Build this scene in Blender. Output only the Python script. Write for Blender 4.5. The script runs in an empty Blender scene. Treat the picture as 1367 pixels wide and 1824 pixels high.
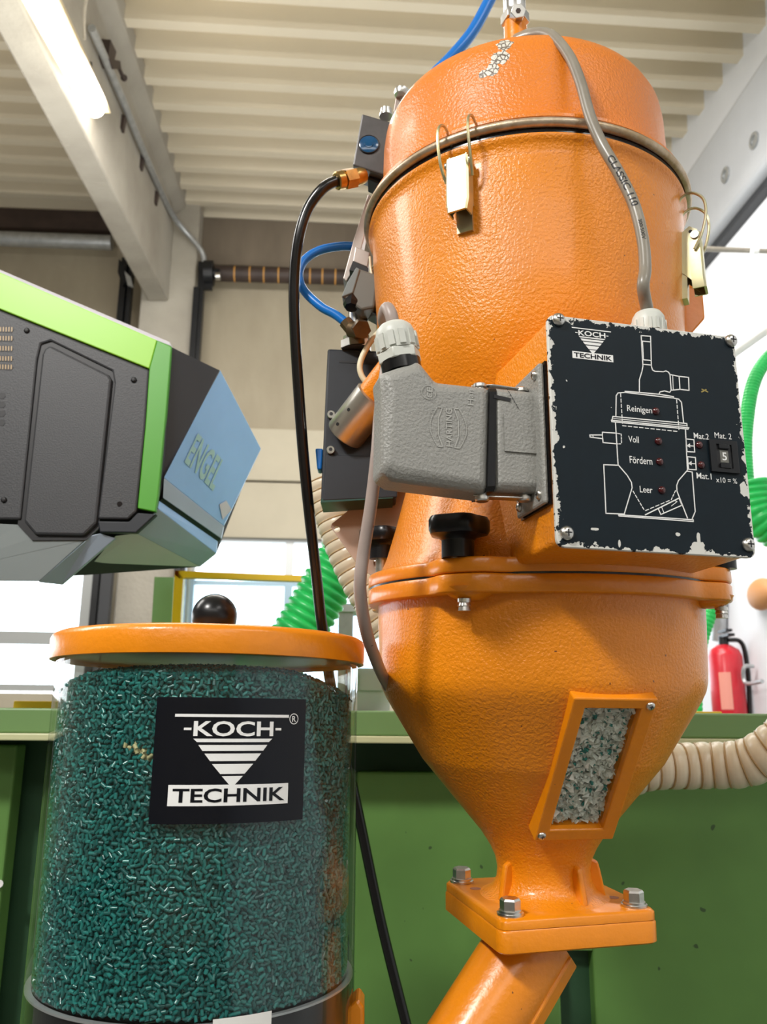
import bpy, bmesh, math, random
import numpy as np
from mathutils import Vector as V, Matrix, geometry
random.seed(5)
PI = math.pi; R_ = math.radians
SC = bpy.context.scene; COL = SC.collection
EYE = 1.6                                  # camera height above the floor; things are built with z measured from the eye and lifted at the end

# ------------------------------------------------------------------ camera, world, lights, exposure
PITCH, ROLL, FPX = R_(13.9), R_(-.447), 1505.2
cd = bpy.data.cameras.new('camera'); cam = bpy.data.objects.new('camera', cd); COL.objects.link(cam)
cd.sensor_width = 36; cd.sensor_fit = 'AUTO'; cd.lens = 36 * FPX / 1824; cd.clip_start = .02; cd.clip_end = 100
cam.matrix_world = Matrix.Rotation(PI/2 + PITCH, 4, 'X') @ Matrix.Rotation(-ROLL, 4, 'Z')
cd.dof.use_dof = True; cd.dof.focus_distance = .80; cd.dof.aperture_fstop = 11
SC.camera = cam
w = bpy.data.worlds.new('world'); SC.world = w; w.use_nodes = True
w.node_tree.nodes['Background'].inputs[0].default_value = (.93, .97, 1, 1)
w.node_tree.nodes['Background'].inputs[1].default_value = 4.0
def area(name, loc, to, sx, sy, power, colr=(1, .97, .93)):
    l = bpy.data.lights.new(name, 'AREA'); l.shape = 'RECTANGLE'; l.size = sx; l.size_y = sy; l.energy = power; l.color = colr
    o = bpy.data.objects.new(name, l); COL.objects.link(o); o.location = loc
    o.rotation_euler = (V(to) - V(loc)).to_track_quat('-Z', 'Y').to_euler(); return o
area('unseen_hall_light', (-1.7, -1.2, 2.4), (.1, .9, .1), .55, .3, 84)
area('unseen_hall_light', (1.7, -1.4, 2.6), (.2, .9, .4), 1.4, .4, 17)
area('unseen_hall_light', (-.2, 3.4, 3.2), (.2, 5.2, 0), 3, 1.0, 112)  # added fill for the far wall; no lamp hangs there
area('unseen_hall_light', (-4, 2.0, 3.0), (-4, 2.0, -1), 3, 1.0, 115)  # added fill over the unseen left of the hall
area('unseen_hall_light', (0, -3.5, 2.4), (0, -3.0, -1), 4, 1.0, 55)  # added fill behind the camera, for light and reflections
area('unseen_hall_light', (1.3, 4.6, 2.6), (2.9, 4.6, .6), 1.6, .6, 24)  # added only to whiten the right wall
area('ceiling_fill', (-1.5, 3.5, 1.6), (-1.2, 4.6, 6), 3, 1.0, 42)  # added light from below, only to brighten the roof sheet
SC.view_settings.view_transform = 'Standard'; SC.view_settings.look = 'None'
SC.view_settings.gamma = 1; SC.view_settings.use_curve_mapping = False; SC.view_settings.exposure = .36
SC.cycles.max_bounces = 8; SC.cycles.transparent_max_bounces = 12; SC.cycles.use_denoising = True

# ------------------------------------------------------------------ measuring: a photo pixel becomes a point at a real distance
def ray(px, py):
    u, v = px - 683.5, py - 912; c, s = math.cos(ROLL), math.sin(ROLL)
    u, v = c*u + s*v, -s*u + c*v
    d = (u/FPX, 1, -v/FPX); ct, st = math.cos(PITCH), math.sin(PITCH)
    return V((d[0], d[1]*ct - d[2]*st, d[1]*st + d[2]*ct))
def at(px, py, Y): d = ray(px, py); return d * (Y/d.y)
def ats(Y, *p): return [at(a, b, Y) for a, b in p]
def atp(px, py, o, n): d = ray(px, py); return d * (o.dot(n)/d.dot(n))
def mpp(Y): return Y/FPX*.97               # metres per pixel at distance Y
PSI = R_(3.8); E1 = V((math.cos(PSI), math.sin(PSI), 0)); E2 = V((-math.sin(PSI), math.cos(PSI), 0)); UP = V((0, 0, 1))
def B(u, v, z): return E1*u + E2*v + UP*z  # building axes: u along the roof ribs, v into the hall
def bv(px, py, v): return atp(px, py, E2*v, E2)
def bu(px, py, u): return atp(px, py, E1*u, E1)

# ------------------------------------------------------------------ materials
def nd(nt, t, **k):
    n = nt.nodes.new(t)
    for a, b in k.items(): setattr(n, a, b)
    return n
def setin(nt, n, **k):
    for a, b in k.items():
        s = n.inputs[a.replace('_', ' ')]
        if isinstance(b, bpy.types.NodeSocket): nt.links.new(b, s)
        else: s.default_value = b
def math_(nt, op, a, b=0., c=None, clamp=False):
    n = nd(nt, 'ShaderNodeMath', operation=op, use_clamp=clamp)
    for i, x in enumerate((a, b, c)):
        if x is None: continue
        if isinstance(x, bpy.types.NodeSocket): nt.links.new(x, n.inputs[i])
        else: n.inputs[i].default_value = x
    return n.outputs[0]
def mix(nt, f, a, b):
    n = nd(nt, 'ShaderNodeMix', data_type='RGBA')
    for s, x in ((n.inputs[0], f), (n.inputs[6], a), (n.inputs[7], b)):
        if isinstance(x, bpy.types.NodeSocket): nt.links.new(x, s)
        else: s.default_value = x if not isinstance(x, tuple) else (*x[:3], 1)
    return n.outputs[2]
def noise(nt, scale, detail=2., rough=.5, stretch=None, out='Fac'):
    tc = nd(nt, 'ShaderNodeTexCoord').outputs['Object']
    if stretch:
        m = nd(nt, 'ShaderNodeMapping'); m.inputs['Scale'].default_value = stretch; nt.links.new(tc, m.inputs[0]); tc = m.outputs[0]
    n = nd(nt, 'ShaderNodeTexNoise'); n.inputs['Scale'].default_value = scale; n.inputs['Detail'].default_value = detail
    n.inputs['Roughness'].default_value = rough; nt.links.new(tc, n.inputs['Vector']); return n.outputs[out]
def ramp(nt, f, lo, hi): return math_(nt, 'DIVIDE', math_(nt, 'SUBTRACT', f, lo), hi - lo, clamp=True)
def bump(nt, h, dist, strength=1.):
    b = nd(nt, 'ShaderNodeBump'); b.inputs['Distance'].default_value = dist; b.inputs['Strength'].default_value = strength
    nt.links.new(h, b.inputs['Height']); return b.outputs[0]
MATS = {}
def mat(name, c, rough=.5, metal=0., var=0., vscale=6., bscale=0, bdist=0., spec=.5, coat=0., c2=None, speck=None, stretch=None):
    m = bpy.data.materials.new(name); m.use_nodes = True; nt = m.node_tree; p = nt.nodes['Principled BSDF']
    p.inputs['Roughness'].default_value = rough; p.inputs['Metallic'].default_value = metal
    p.inputs['Specular IOR Level'].default_value = spec; p.inputs['Coat Weight'].default_value = coat; p.inputs['Coat Roughness'].default_value = .15
    if c2 is None: c2 = tuple(x*(1 - var) for x in c)
    f = ramp(nt, noise(nt, vscale, 4., .6, stretch), .35, .65)
    out = mix(nt, f, c, c2)
    if speck:                              # (scale, threshold, colour) small scattered dirt specks
        out = mix(nt, ramp(nt, noise(nt, speck[0], 1.), speck[1], speck[1] + .015), out, speck[2])
    nt.links.new(out, p.inputs['Base Color'])
    if bscale: nt.links.new(bump(nt, noise(nt, bscale, 2., .5), bdist), p.inputs['Normal'])
    MATS[name] = m; return m
def glassy(name, tint, dirt=0.):
    m = bpy.data.materials.new(name); m.use_nodes = True; nt = m.node_tree; nt.nodes.remove(nt.nodes['Principled BSDF'])
    o = nt.nodes['Material Output']; t = nd(nt, 'ShaderNodeBsdfTransparent'); t.inputs[0].default_value = (*tint, 1)
    g = nd(nt, 'ShaderNodeBsdfGlossy'); g.inputs['Roughness'].default_value = .02
    lw = nd(nt, 'ShaderNodeLayerWeight'); lw.inputs[0].default_value = .5
    F = math_(nt, 'ADD', math_(nt, 'MULTIPLY', math_(nt, 'POWER', lw.outputs['Facing'], 5), .9), .036)
    ms = nd(nt, 'ShaderNodeMixShader'); nt.links.new(F, ms.inputs[0]); nt.links.new(t.outputs[0], ms.inputs[1]); nt.links.new(g.outputs[0], ms.inputs[2])
    nt.links.new(ms.outputs[0], o.inputs[0]); return m
OR = (.85, .265, .003)
M_OR = mat('orange_paint', OR, .36, var=.14, vscale=9, bscale=330, bdist=.0011, coat=.25, speck=(170, .80, (.2, .06, .01)))
M_OR2 = mat('orange_paint_smooth', OR, .33, var=.12, vscale=12, bscale=200, bdist=.0004, coat=.25, speck=(170, .80, (.2, .06, .01)))
M_LID = mat('orange_paint_chipped', (.80, .225, .018), .36, var=.12, vscale=8, bscale=330, bdist=.0011, coat=.2)
M_STEEL = mat('bright_steel', (.72, .71, .68), .28, 1., var=.2, vscale=40)
M_WORN = mat('worn_ring', (.42, .30, .17), .42, .75, c2=(.62, .52, .4), vscale=55, bscale=300, bdist=.0003)
M_ZINC = mat('yellow_zinc', (.60, .54, .28), .36, .9, c2=(.52, .50, .36), vscale=30)
M_BRASS = mat('brass', (.62, .40, .14), .3, 1., var=.3, vscale=60)
M_DBRASS = mat('dark_brass', (.16, .11, .06), .4, .8, var=.3, vscale=60)
M_BLACK = mat('black_plastic', (.006, .007, .009), .28, var=.2, vscale=30, spec=.4)
M_BLKM = mat('black_matt', (.010, .014, .022), .5, var=.3, vscale=20)
M_RUB = mat('black_rubber', (.006, .006, .007), .22, var=.2, vscale=30)
M_GREY = mat('grey_hammer_casting', (.285, .285, .265), .42, var=.1, vscale=20, bscale=420, bdist=.0008, spec=.5)
M_LGREY = mat('light_grey_plastic', (.60, .62, .57), .42, var=.06, vscale=20)
M_CABLE = mat('grey_brown_cable', (.27, .245, .20), .33, var=.15, vscale=30)
M_CAB2 = mat('pinkish_grey_cable', (.37, .30, .27), .42, var=.12, vscale=30, speck=(120, .72, (.08, .05, .04)))
M_CREAM = mat('cream_cable', (.72, .66, .46), .4, var=.08)
M_BLUE = mat('blue_hose', (.006, .17, .60), .3, var=.1)
M_ALU = mat('grey_aluminium_block', (.105, .10, .10), .42, .5, var=.2, vscale=40)
M_TAN = mat('dull_bracket_steel', (.50, .43, .39), .4, .6, var=.15, vscale=20)
M_SOLG = mat('grey_solenoid_plastic', (.16, .16, .14), .5, var=.1)
M_SILV = mat('silver_collar', (.55, .53, .48), .32, .85, var=.15, vscale=25)
M_HOLEP = mat('perforated_steel', (.50, .36, .28), .45, .5, var=.15, vscale=10)
M_BEIGE = mat('beige_hose', (.80, .72, .54), .32, var=.12, vscale=14)
M_COIL = mat('brown_wire_coil', (.42, .28, .12), .4)
M_GHOSE = mat('green_hose', (.03, .62, .14), .35, var=.2, vscale=20)
M_LIP = mat('machine_green', (.165, .30, .105), .45, var=.12, vscale=3, speck=(60, .80, (.05, .09, .03)))
M_PALE = mat('pale_green_edge', (.60, .62, .36), .45, var=.1)
M_PANEL = mat('panel_green', (.125, .285, .062), .5, var=.25, vscale=2.5, speck=(55, .79, (.04, .09, .025)))
M_RECESS = mat('shaded_green', (.02, .075, .03), .6, var=.2)  # machine green darkened for the shade under the ledge
M_WHITE = mat('white_print', (.86, .87, .86), .5, var=.03)
M_LABEL = mat('black_label', (.003, .004, .008), .25, var=.1, spec=.3)
M_LABELW = mat('white_label', (.80, .80, .77), .5)
M_LED = mat('dark_red_led', (.06, .004, .006), .12, var=.1, coat=.6)
M_TEAL = mat('shaded_core', (.0015, .012, .012), .7)  # near-black teal, so the gaps between pellets look shaded
M_CONC = mat('concrete_beam', (.44, .41, .345), .8, c2=(.33, .30, .25), vscale=1.2, bscale=30, bdist=.004)
M_WALL = mat('concrete_wall', (.40, .35, .255), .85, c2=(.31, .265, .19), vscale=1.4, stretch=(1, 1, .35), bscale=20, bdist=.003)
M_WALL2 = mat('light_concrete', (.52, .47, .36), .85, var=.12, vscale=1.5)
M_DWALL = mat('brown_concrete', (.21, .17, .125), .85, var=.3, vscale=2, stretch=(1, 1, .3))
M_CEIL = mat('painted_roof_sheet', (.76, .68, .53), .55, var=.06, vscale=1)
M_WHW = mat('white_wall', (.80, .83, .88), .7, var=.06, vscale=1.3)
M_BEAMR = mat('grey_beam_paint', (.50, .52, .55), .6, var=.08, vscale=2)
M_FLOOR = mat('floor_concrete', (.17, .165, .155), .6, var=.2, vscale=2)
M_FRAME = mat('window_aluminium', (.50, .52, .52), .4, .3)
M_PIPE = mat('galvanised', (.48, .50, .51), .4, .6, var=.2, vscale=20)
M_DARK = mat('door_rail_black', (.012, .013, .015), .4, .3, var=.3)
M_RUST = mat('brown_spring', (.055, .035, .028), .6, var=.3, vscale=8)
M_ORS = mat('ochre_mark', (.55, .27, .06), .6)
M_YEL = mat('yellow_profile', (.85, .52, .01), .4, var=.06)
M_RED = mat('extinguisher_red', (.60, .02, .035), .3, var=.15, vscale=10)
M_CHAR = mat('charcoal_housing', (.035, .037, .042), .5, var=.1, vscale=6, bscale=500, bdist=.0003)
M_CHAR2 = mat('charcoal_groove', (.006, .006, .008), .5)
M_LIME = mat('lime_green', (.30, .66, .035), .4, var=.05, vscale=4)
M_LIMED = mat('mid_green', (.075, .36, .02), .4, var=.06, vscale=4)
M_SKYB = mat('blue_grey_cover', (.30, .57, 1.0), .35, 0., var=.10, vscale=5)  # blue film, brightened for the window light it reflects
M_BGREY = mat('blue_grey_steel', (.36, .44, .54), .38, .1, var=.12, vscale=5)
M_SGREY = mat('grey_green_panel', (.20, .23, .23), .45, var=.1, vscale=4)
M_LAVG = mat('light_grey_sheet', (.66, .64, .70), .4, .05, var=.1, vscale=4)  # with the two greys above, lightened in place of bounce light from below
M_LETTER = mat('pale_lettering', (.36, .60, .60), .45)
M_TANO = mat('tan_wood', (.55, .26, .10), .6)
M_REFL = mat('lamp_reflector', (.78, .64, .40), .4)
M_GLASS = glassy('window_glass', (.95, .98, 1))
M_ACRYL = glassy('clear_acrylic', (.97, .985, .98))
M_BLUEG = mat('blue_gauge_window', (.004, .075, .20), .15, var=.3, vscale=80, coat=.5)
def emit(name, c, s):
    m = bpy.data.materials.new(name); m.use_nodes = True; p = m.node_tree.nodes['Principled BSDF']
    p.inputs['Base Color'].default_value = (*c, 1); p.inputs['Emission Color'].default_value = (*c, 1); p.inputs['Emission Strength'].default_value = s; return m
M_TUBE = emit('fluorescent_tube', (1, .96, .86), 6)
# the lid's paint has flaked off in a streak near its top
def chip_lid():
    nt = M_LID.node_tree; p = nt.nodes['Principled BSDF']; src = p.inputs['Base Color'].links[0].from_socket
    tc = nd(nt, 'ShaderNodeTexCoord').outputs['Object']
    def near(pt, r):
        s = nd(nt, 'ShaderNodeVectorMath', operation='DISTANCE'); nt.links.new(tc, s.inputs[0]); s.inputs[1].default_value = pt
        return math_(nt, 'SUBTRACT', 1., math_(nt, 'DIVIDE', s.outputs['Value'], r), clamp=True)
    f = None
    for pt, r in CHIPS:
        x = near(pt, r); f = x if f is None else math_(nt, 'MAXIMUM', f, x)
    vo = nd(nt, 'ShaderNodeTexVoronoi', feature='DISTANCE_TO_EDGE'); vo.inputs['Scale'].default_value = 170; nt.links.new(tc, vo.inputs[0])
    n = noise(nt, 120, 2)
    a = math_(nt, 'MULTIPLY', math_(nt, 'ADD', f, math_(nt, 'MULTIPLY', n, .75)), math_(nt, 'GREATER_THAN', f, .01))
    body = ramp(nt, a, .62, .66)
    crack = math_(nt, 'LESS_THAN', vo.outputs[0], .09)
    c = mix(nt, body, src, mix(nt, crack, (.70, .68, .60), (.16, .13, .10)))
    nt.links.new(c, p.inputs['Base Color'])
# the front plate: black paint worn off to bare metal along the edges
def plate_mat(wd, h):
    m = mat('chipped_front_plate', (.003, .010, .016), .5, var=.15, vscale=60, spec=.25); nt = m.node_tree; p = nt.nodes['Principled BSDF']
    src = p.inputs['Base Color'].links[0].from_socket
    sx = nd(nt, 'ShaderNodeSeparateXYZ'); nt.links.new(nd(nt, 'ShaderNodeTexCoord').outputs['Object'], sx.inputs[0]); x, z = sx.outputs[0], sx.outputs[2]
    d = math_(nt, 'MINIMUM', math_(nt, 'MINIMUM', math_(nt, 'MULTIPLY', x, .8), math_(nt, 'SUBTRACT', wd, x)),
              math_(nt, 'MINIMUM', z, math_(nt, 'MULTIPLY', math_(nt, 'SUBTRACT', h, z), .8)))
    e = math_(nt, 'SUBTRACT', d, math_(nt, 'MULTIPLY', math_(nt, 'SUBTRACT', noise(nt, 95, 4, .65), .44), .021))
    k = math_(nt, 'LESS_THAN', e, .0008)
    def spot(px, pz, rx, rz):
        a = math_(nt, 'POWER', math_(nt, 'DIVIDE', math_(nt, 'SUBTRACT', x, px), rx), 2); b = math_(nt, 'POWER', math_(nt, 'DIVIDE', math_(nt, 'SUBTRACT', z, pz), rz), 2)
        s = math_(nt, 'ADD', math_(nt, 'SQRT', math_(nt, 'ADD', a, b)), math_(nt, 'MULTIPLY', noise(nt, 200, 3), 1.1))
        return math_(nt, 'LESS_THAN', s, 1.35)
    for q in ((.127, .0045, .0085, .009), (.128, .012, .0022, .008), (.109, .0165, .0025, .0022), (.176, .06, .0045, .009), (.0335, .0165, .005, .0016), (.055, .006, .0015, .004)):
        k = math_(nt, 'MAXIMUM', k, spot(*q))
    k = math_(nt, 'MAXIMUM', k, math_(nt, 'GREATER_THAN', noise(nt, 150, 1), .79))
    nt.links.new(mix(nt, k, src, (.66, .66, .62)), p.inputs['Base Color'])
    nt.links.new(bump(nt, k, -.0004), p.inputs['Normal']); return m
def attr_mat(name, ca, cb, cc, rough):
    m = bpy.data.materials.new(name); m.use_nodes = True; nt = m.node_tree; p = nt.nodes['Principled BSDF']
    a = nd(nt, 'ShaderNodeAttribute', attribute_name='tone')
    r = nd(nt, 'ShaderNodeValToRGB'); r.color_ramp.interpolation = 'LINEAR'; e = r.color_ramp.elements
    e[0].position = 0; e[0].color = (*ca, 1); e[1].position = .8; e[1].color = (*cb, 1); x = e.new(.9); x.color = (*cc, 1)
    nt.links.new(a.outputs['Fac'], r.inputs[0]); nt.links.new(r.outputs[0], p.inputs['Base Color']); p.inputs['Roughness'].default_value = rough; return m
M_PEL = attr_mat('teal_pellets', (.004, .070, .068), (.020, .21, .19), (.50, .46, .25), .19)
M_CHIPS = attr_mat('regrind_flakes', (.62, .63, .56), (.85, .85, .77), (.005, .20, .16), .4)

# ------------------------------------------------------------------ lettering outlines (made first, while the scene is empty)
TXT = {}
def make_text(s, bold=0.):
    c = bpy.data.curves.new('t', 'FONT'); c.body = s; c.offset = bold; c.resolution_u = 3
    o = bpy.data.objects.new('t', c); COL.objects.link(o); dg = bpy.context.evaluated_depsgraph_get()
    me = o.evaluated_get(dg).to_mesh(); P = np.array([v.co[:2] for v in me.vertices]); F = [tuple(p.vertices) for p in me.polygons]
    P -= P.min(0); asp = P[:, 0].max()/P[:, 1].max(); P /= P.max(0); TXT[s] = (P, F, asp)
    bpy.data.objects.remove(o); bpy.data.curves.remove(c)
for s, b in (('KOCH', .022), ('TECHNIK', .022), ('R', .01), ('Reinigen', .004), ('Voll', .004), ('Fördern', .004), ('Leer', .004), ('Mat.2', .004), ('Mat. 2', .0), ('Mat.1', .004),
             ('x10 = %', 0), ('5', .01), ('HARTING', .012), ('Han', .012), ('C', .01), ('E', .01), ('ENGEL', .02), ('CLASSIC 110', .014), ('300/500V', .0)): make_text(s, b)
def put(bm, s, fn, x0, y0, x1, y1):
    P, F, a = TXT[s]; vs = [bm.verts.new(fn(x0 + u*(x1-x0), y0 + v*(y1-y0))) for u, v in P]
    for f in F:
        try: bm.faces.new([vs[i] for i in f])
        except ValueError: pass
def put_bent(bm, s, fn, x0, y0, x1, y1, k=3):
    # lettering cut fine enough to wrap round a thin cable
    t = NB(); put(t, s, lambda u, v: V((u, v, 0)), x0, y0, x1, y1)
    bmesh.ops.triangulate(t, faces=t.faces)
    for _ in range(k): bmesh.ops.subdivide_edges(t, edges=[e for e in t.edges if e.calc_length() > .0006], cuts=1)
    bmesh.ops.triangulate(t, faces=t.faces)
    idx = {v: bm.verts.new(fn(v.co.x, v.co.y)) for v in t.verts}
    for f in t.faces: bm.faces.new([idx[v] for v in f.verts])
    t.free()
def stroke(bm, fn, pts, wd, closed=False):
    """a flat drawn line of width wd through 2-D points"""
    pts = [V(p) for p in pts]; n = len(pts)
    for i in range(n if closed else n-1):
        a, b = pts[i], pts[(i+1) % n]; d = (b-a)
        if d.length < 1e-9: continue
        d.normalize(); q = V((-d.y, d.x))*wd/2; a2, b2 = a - d*wd*.4, b + d*wd*.4
        k = max(1, int((b2-a2).length/(wd*12)))
        for j in range(k):
            s, e = a2.lerp(b2, j/k), a2.lerp(b2, (j+1)/k)
            bm.faces.new([bm.verts.new(fn(*p)) for p in (s-q, e-q, e+q, s+q)])
def fillp(bm, fn, pts, k=1):
    """a filled flat quad, split k times along its first side"""
    a, b, c, d = [V(p) for p in pts]
    for j in range(k):
        bm.faces.new([bm.verts.new(fn(*p)) for p in (a.lerp(b, j/k), a.lerp(b, (j+1)/k), d.lerp(c, (j+1)/k), d.lerp(c, j/k))])

# ------------------------------------------------------------------ mesh helpers
def NB(): return bmesh.new()
XF = None
def obj(name, bm, m, parent=None, smooth=40, bev=0., world=False, seg=2):
    if XF is not None: bm.transform(XF)
    if world and parent is not None:
        mw, q = parent.matrix_basis.copy(), parent.parent
        while q is not None: mw = q.matrix_basis @ mw; q = q.parent
        bm.transform(mw.inverted())
    bmesh.ops.recalc_face_normals(bm, faces=bm.faces)
    me = bpy.data.meshes.new(name); bm.to_mesh(me); bm.free()
    if smooth: me.shade_smooth() if False else me.polygons.foreach_set('use_smooth', [True]*len(me.polygons)); me.set_sharp_from_angle(angle=R_(smooth))
    me.materials.append(m); o = bpy.data.objects.new(name, me); COL.objects.link(o)
    if parent is not None: o.parent = parent
    if bev:
        b = o.modifiers.new('bevel', 'BEVEL'); b.width = bev; b.segments = seg; b.limit_method = 'ANGLE'; b.angle_limit = R_(35)
    return o
def tag(o, label, cat, group=None):
    o['label'] = label; o['category'] = cat
    if group: o['group'] = group
    return o
def thing(name, label, cat, loc=(0, 0, 0), rz=0, group=None):
    o = bpy.data.objects.new(name, None); COL.objects.link(o); o.empty_display_size = .05
    o.matrix_basis = Matrix.Translation(V(loc)) @ Matrix.Rotation(rz, 4, 'Z'); return tag(o, label, cat, group)
def struct(name, bm, m, parent=None, bev=0., smooth=30):
    o = obj(name, bm, m, parent, smooth, bev)
    if parent is None: o['kind'] = 'structure'
    return o
def loft(bm, rings, closed=True, cap=True):
    rs = [[bm.verts.new(p) for p in r] for r in rings]; n = len(rs[0])
    for a, b in zip(rs, rs[1:]):
        for i in range(n if closed else n-1): bm.faces.new((a[i], a[(i+1) % n], b[(i+1) % n], b[i]))
    if cap and closed:
        bm.faces.new(rs[0][::-1]); bm.faces.new(rs[-1])
    return bm
def lathe(bm, prof, c=(0, 0), seg=96, a0=0, a1=2*PI):
    full = a1 - a0 > 6.28; n = seg if full else seg+1
    an = [a0 + (a1-a0)*i/seg for i in range(n)]
    rings = []
    for r, z in prof:
        rings.append([V((c[0], c[1], z))] if r < 1e-6 else [V((c[0]+r*math.cos(a), c[1]+r*math.sin(a), z)) for a in an])
    rs = [[bm.verts.new(p) for p in r] for r in rings]
    for a, b in zip(rs, rs[1:]):
        for i in range(n if full else n-1):
            j = (i+1) % n
            q = [a[i % len(a)], a[j % len(a)], b[j % len(b)], b[i % len(b)]]
            f = []
            for v in q:
                if v not in f: f.append(v)
            if len(f) > 2: bm.faces.new(f)
    return bm
def ball(bm, c, r, sz=(1, 1, 1), u=24, v=14):
    s = len(bm.verts)
    bmesh.ops.create_uvsphere(bm, u_segments=u, v_segments=v, radius=r, matrix=Matrix.Translation(V(c)) @ Matrix.Diagonal((*sz, 1)))
    return bm
def frame_of(d):
    d = V(d).normalized(); a = V((0, 0, 1)) if abs(d.z) < .9 else V((1, 0, 0)); x = a.cross(d).normalized(); return x, d.cross(x), d
def cyl(bm, a, b, r, r2=None, n=20, ph=0., prof=None):
    """cylinder from a to b; prof = [(t along, radius)...]"""
    a, b = V(a), V(b); x, y, d = frame_of(b-a)
    prof = prof or [(0, r), (1, r if r2 is None else r2)]
    return loft(bm, [[a + (b-a)*t + (x*math.cos(ph+2*PI*i/n) + y*math.sin(ph+2*PI*i/n))*rr for i in range(n)] for t, rr in prof])
def smoothpath(pts, k=10):
    P = [V(p) for p in pts]; P = [P[0]*2-P[1]] + P + [P[-1]*2-P[-2]]; out = []
    for i in range(1, len(P)-2):
        p0, p1, p2, p3 = P[i-1:i+3]
        for j in range(k):
            t = j/k; out.append(.5*((2*p1) + (p2-p0)*t + (2*p0-5*p1+4*p2-p3)*t*t + (3*p1-p0-3*p2+p3)*t**3))
    return out + [P[-2]]
def resample(path, step):
    out = [path[0]]; acc = 0
    for a, b in zip(path, path[1:]):
        L = (b-a).length; 
        while acc + L >= step:
            t = (step-acc)/L; a = a.lerp(b, t); out.append(a.copy()); L = (b-a).length; acc = 0
        acc += L
    return out
def sweep(bm, path, rad, n=14):
    """round tube along a path, radius number or function of the index"""
    T = [(path[min(i+1, len(path)-1)] - path[max(i-1, 0)]).normalized() for i in range(len(path))]
    x = frame_of(T[0])[0]; rings = []
    for i, p in enumerate(path):
        x = (x - T[i]*x.dot(T[i])).normalized(); y = T[i].cross(x); r = rad(i) if callable(rad) else rad
        rings.append([p + (x*math.cos(2*PI*k/n) + y*math.sin(2*PI*k/n))*r for k in range(n)])
    return loft(bm, rings)
def slab(bm, pts, vec):
    vec = V(vec); return loft(bm, [[V(p) for p in pts], [V(p)+vec for p in pts]])
def box(bm, x0, x1, y0, y1, z0, z1):
    return slab(bm, [(x0, y0, z0), (x1, y0, z0), (x1, y0, z1), (x0, y0, z1)], (0, y1-y0, 0))
def bbox(bm, u0, u1, v0, v1, z0, z1):
    return slab(bm, [B(u0, v0, z0), B(u1, v0, z0), B(u1, v0, z1), B(u0, v0, z1)], E2*(v1-v0))
def plate_holes(bm, outline, holes, fn, t):
    """flat plate with holes: 2-D outline and hole loops, fn(x, y, depth) -> point"""
    loops = [outline] + holes; tri = geometry.tessellate_polygon([[V((x, y, 0)) for x, y in l] for l in loops])
    fl = [p for l in loops for p in l]; A = [bm.verts.new(fn(x, y, 0)) for x, y in fl]; C = [bm.verts.new(fn(x, y, t)) for x, y in fl]
    for f in tri: bm.faces.new([A[i] for i in f]); bm.faces.new([C[i] for i in f[::-1]])
    s = 0
    for l in loops:
        n = len(l)
        for i in range(n): bm.faces.new((A[s+i], A[s+(i+1) % n], C[s+(i+1) % n], C[s+i]))
        s += n
    return bm
def circ(cx, cy, r, n=16): return [(cx + r*math.cos(2*PI*i/n), cy + r*math.sin(2*PI*i/n)) for i in range(n)]
def rrect(x0, y0, x1, y1, r, n=5):
    out = []
    for cx, cy, a in ((x1-r, y1-r, 0), (x0+r, y1-r, 90), (x0+r, y0+r, 180), (x1-r, y0+r, 270)):
        out += [(cx + r*math.cos(R_(a + 90*i/n)), cy + r*math.sin(R_(a + 90*i/n))) for i in range(n+1)]
    return out
def hexbolt(name, parent, a, axis, r, h, m=None, washer=True):
    """hex head standing at a along axis, with washer"""
    a, ax = V(a), V(axis).normalized(); m = m or M_STEEL; w = r*.45 if washer else 0
    o = obj(name, cyl(NB(), a + ax*w, a + ax*(w+h), r, n=6, prof=[(0, r), (.82, r), (1, r*.86)], ph=.3), m, parent, 25)
    if washer: obj('washer', cyl(NB(), a, a + ax*w, r*1.28, n=24, prof=[(0, r*1.3), (.5, r*1.3), (.55, r*1.12), (1, r*1.12)]), m, o, 30)
    return o
def screw(name, parent, a, axis, r, m=None, slot=True):
    """pan-head cross-slot screw"""
    a, ax = V(a), V(axis).normalized(); m = m or M_STEEL; x, y, d = frame_of(ax)
    o = obj(name, cyl(NB(), a, a + ax*r*.7, r, n=20, prof=[(0, r), (.35, r), (.75, r*.82), (1, r*.5)]), m, parent, 50)
    if slot:
        b = NB()
        for p, q in ((x, y), (y, x)): slab(b, [a + ax*r*.62 + p*s*r*.5 + q*t*r*.1 for s, t in ((-1, -1), (1, -1), (1, 1), (-1, 1))], ax*r*.1)
        obj('cross_slot', b, M_CHAR2, o, 0)
    return o

#@@SETTING
# ------------------------------------------------------------------ the setting
VB = 7.0                                                           # the far wall
ZT = bv(480, 398, VB).z; RISE = .112
def zc(v): return ZT - (VB - v)*RISE
UR = 2.6
b = NB(); box(b, -12, 12, -8, 12, -EYE-.1, -EYE); struct('floor', b, M_FLOOR)
# roof of trapezoid sheet: flanges and webs are real folds
b = NB(); P = .283; prof = []
k = 0; v = VB + .05
while v > -5.2:
    prof += [(v, 0), (v-.082, 0), (v-.102, .16), (v-.258, .16)]; v -= P; k += 1
rings = [[B(u, v, zc(v) + dz) for v, dz in prof] for u in (-9, -4, UR+.3)]
loft(b, rings, closed=False, cap=False)
struct('ceiling', b, M_CEIL, smooth=0)
b = NB(); bbox(b, -9.2, -9, -5.2, VB+.3, -EYE, ZT+.3); struct('wall_left', b, M_WALL2)
b = NB(); bbox(b, -9.2, UR+.3, -5.4, -5.2, -EYE, ZT); struct('wall_front', b, M_WALL2)
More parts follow.
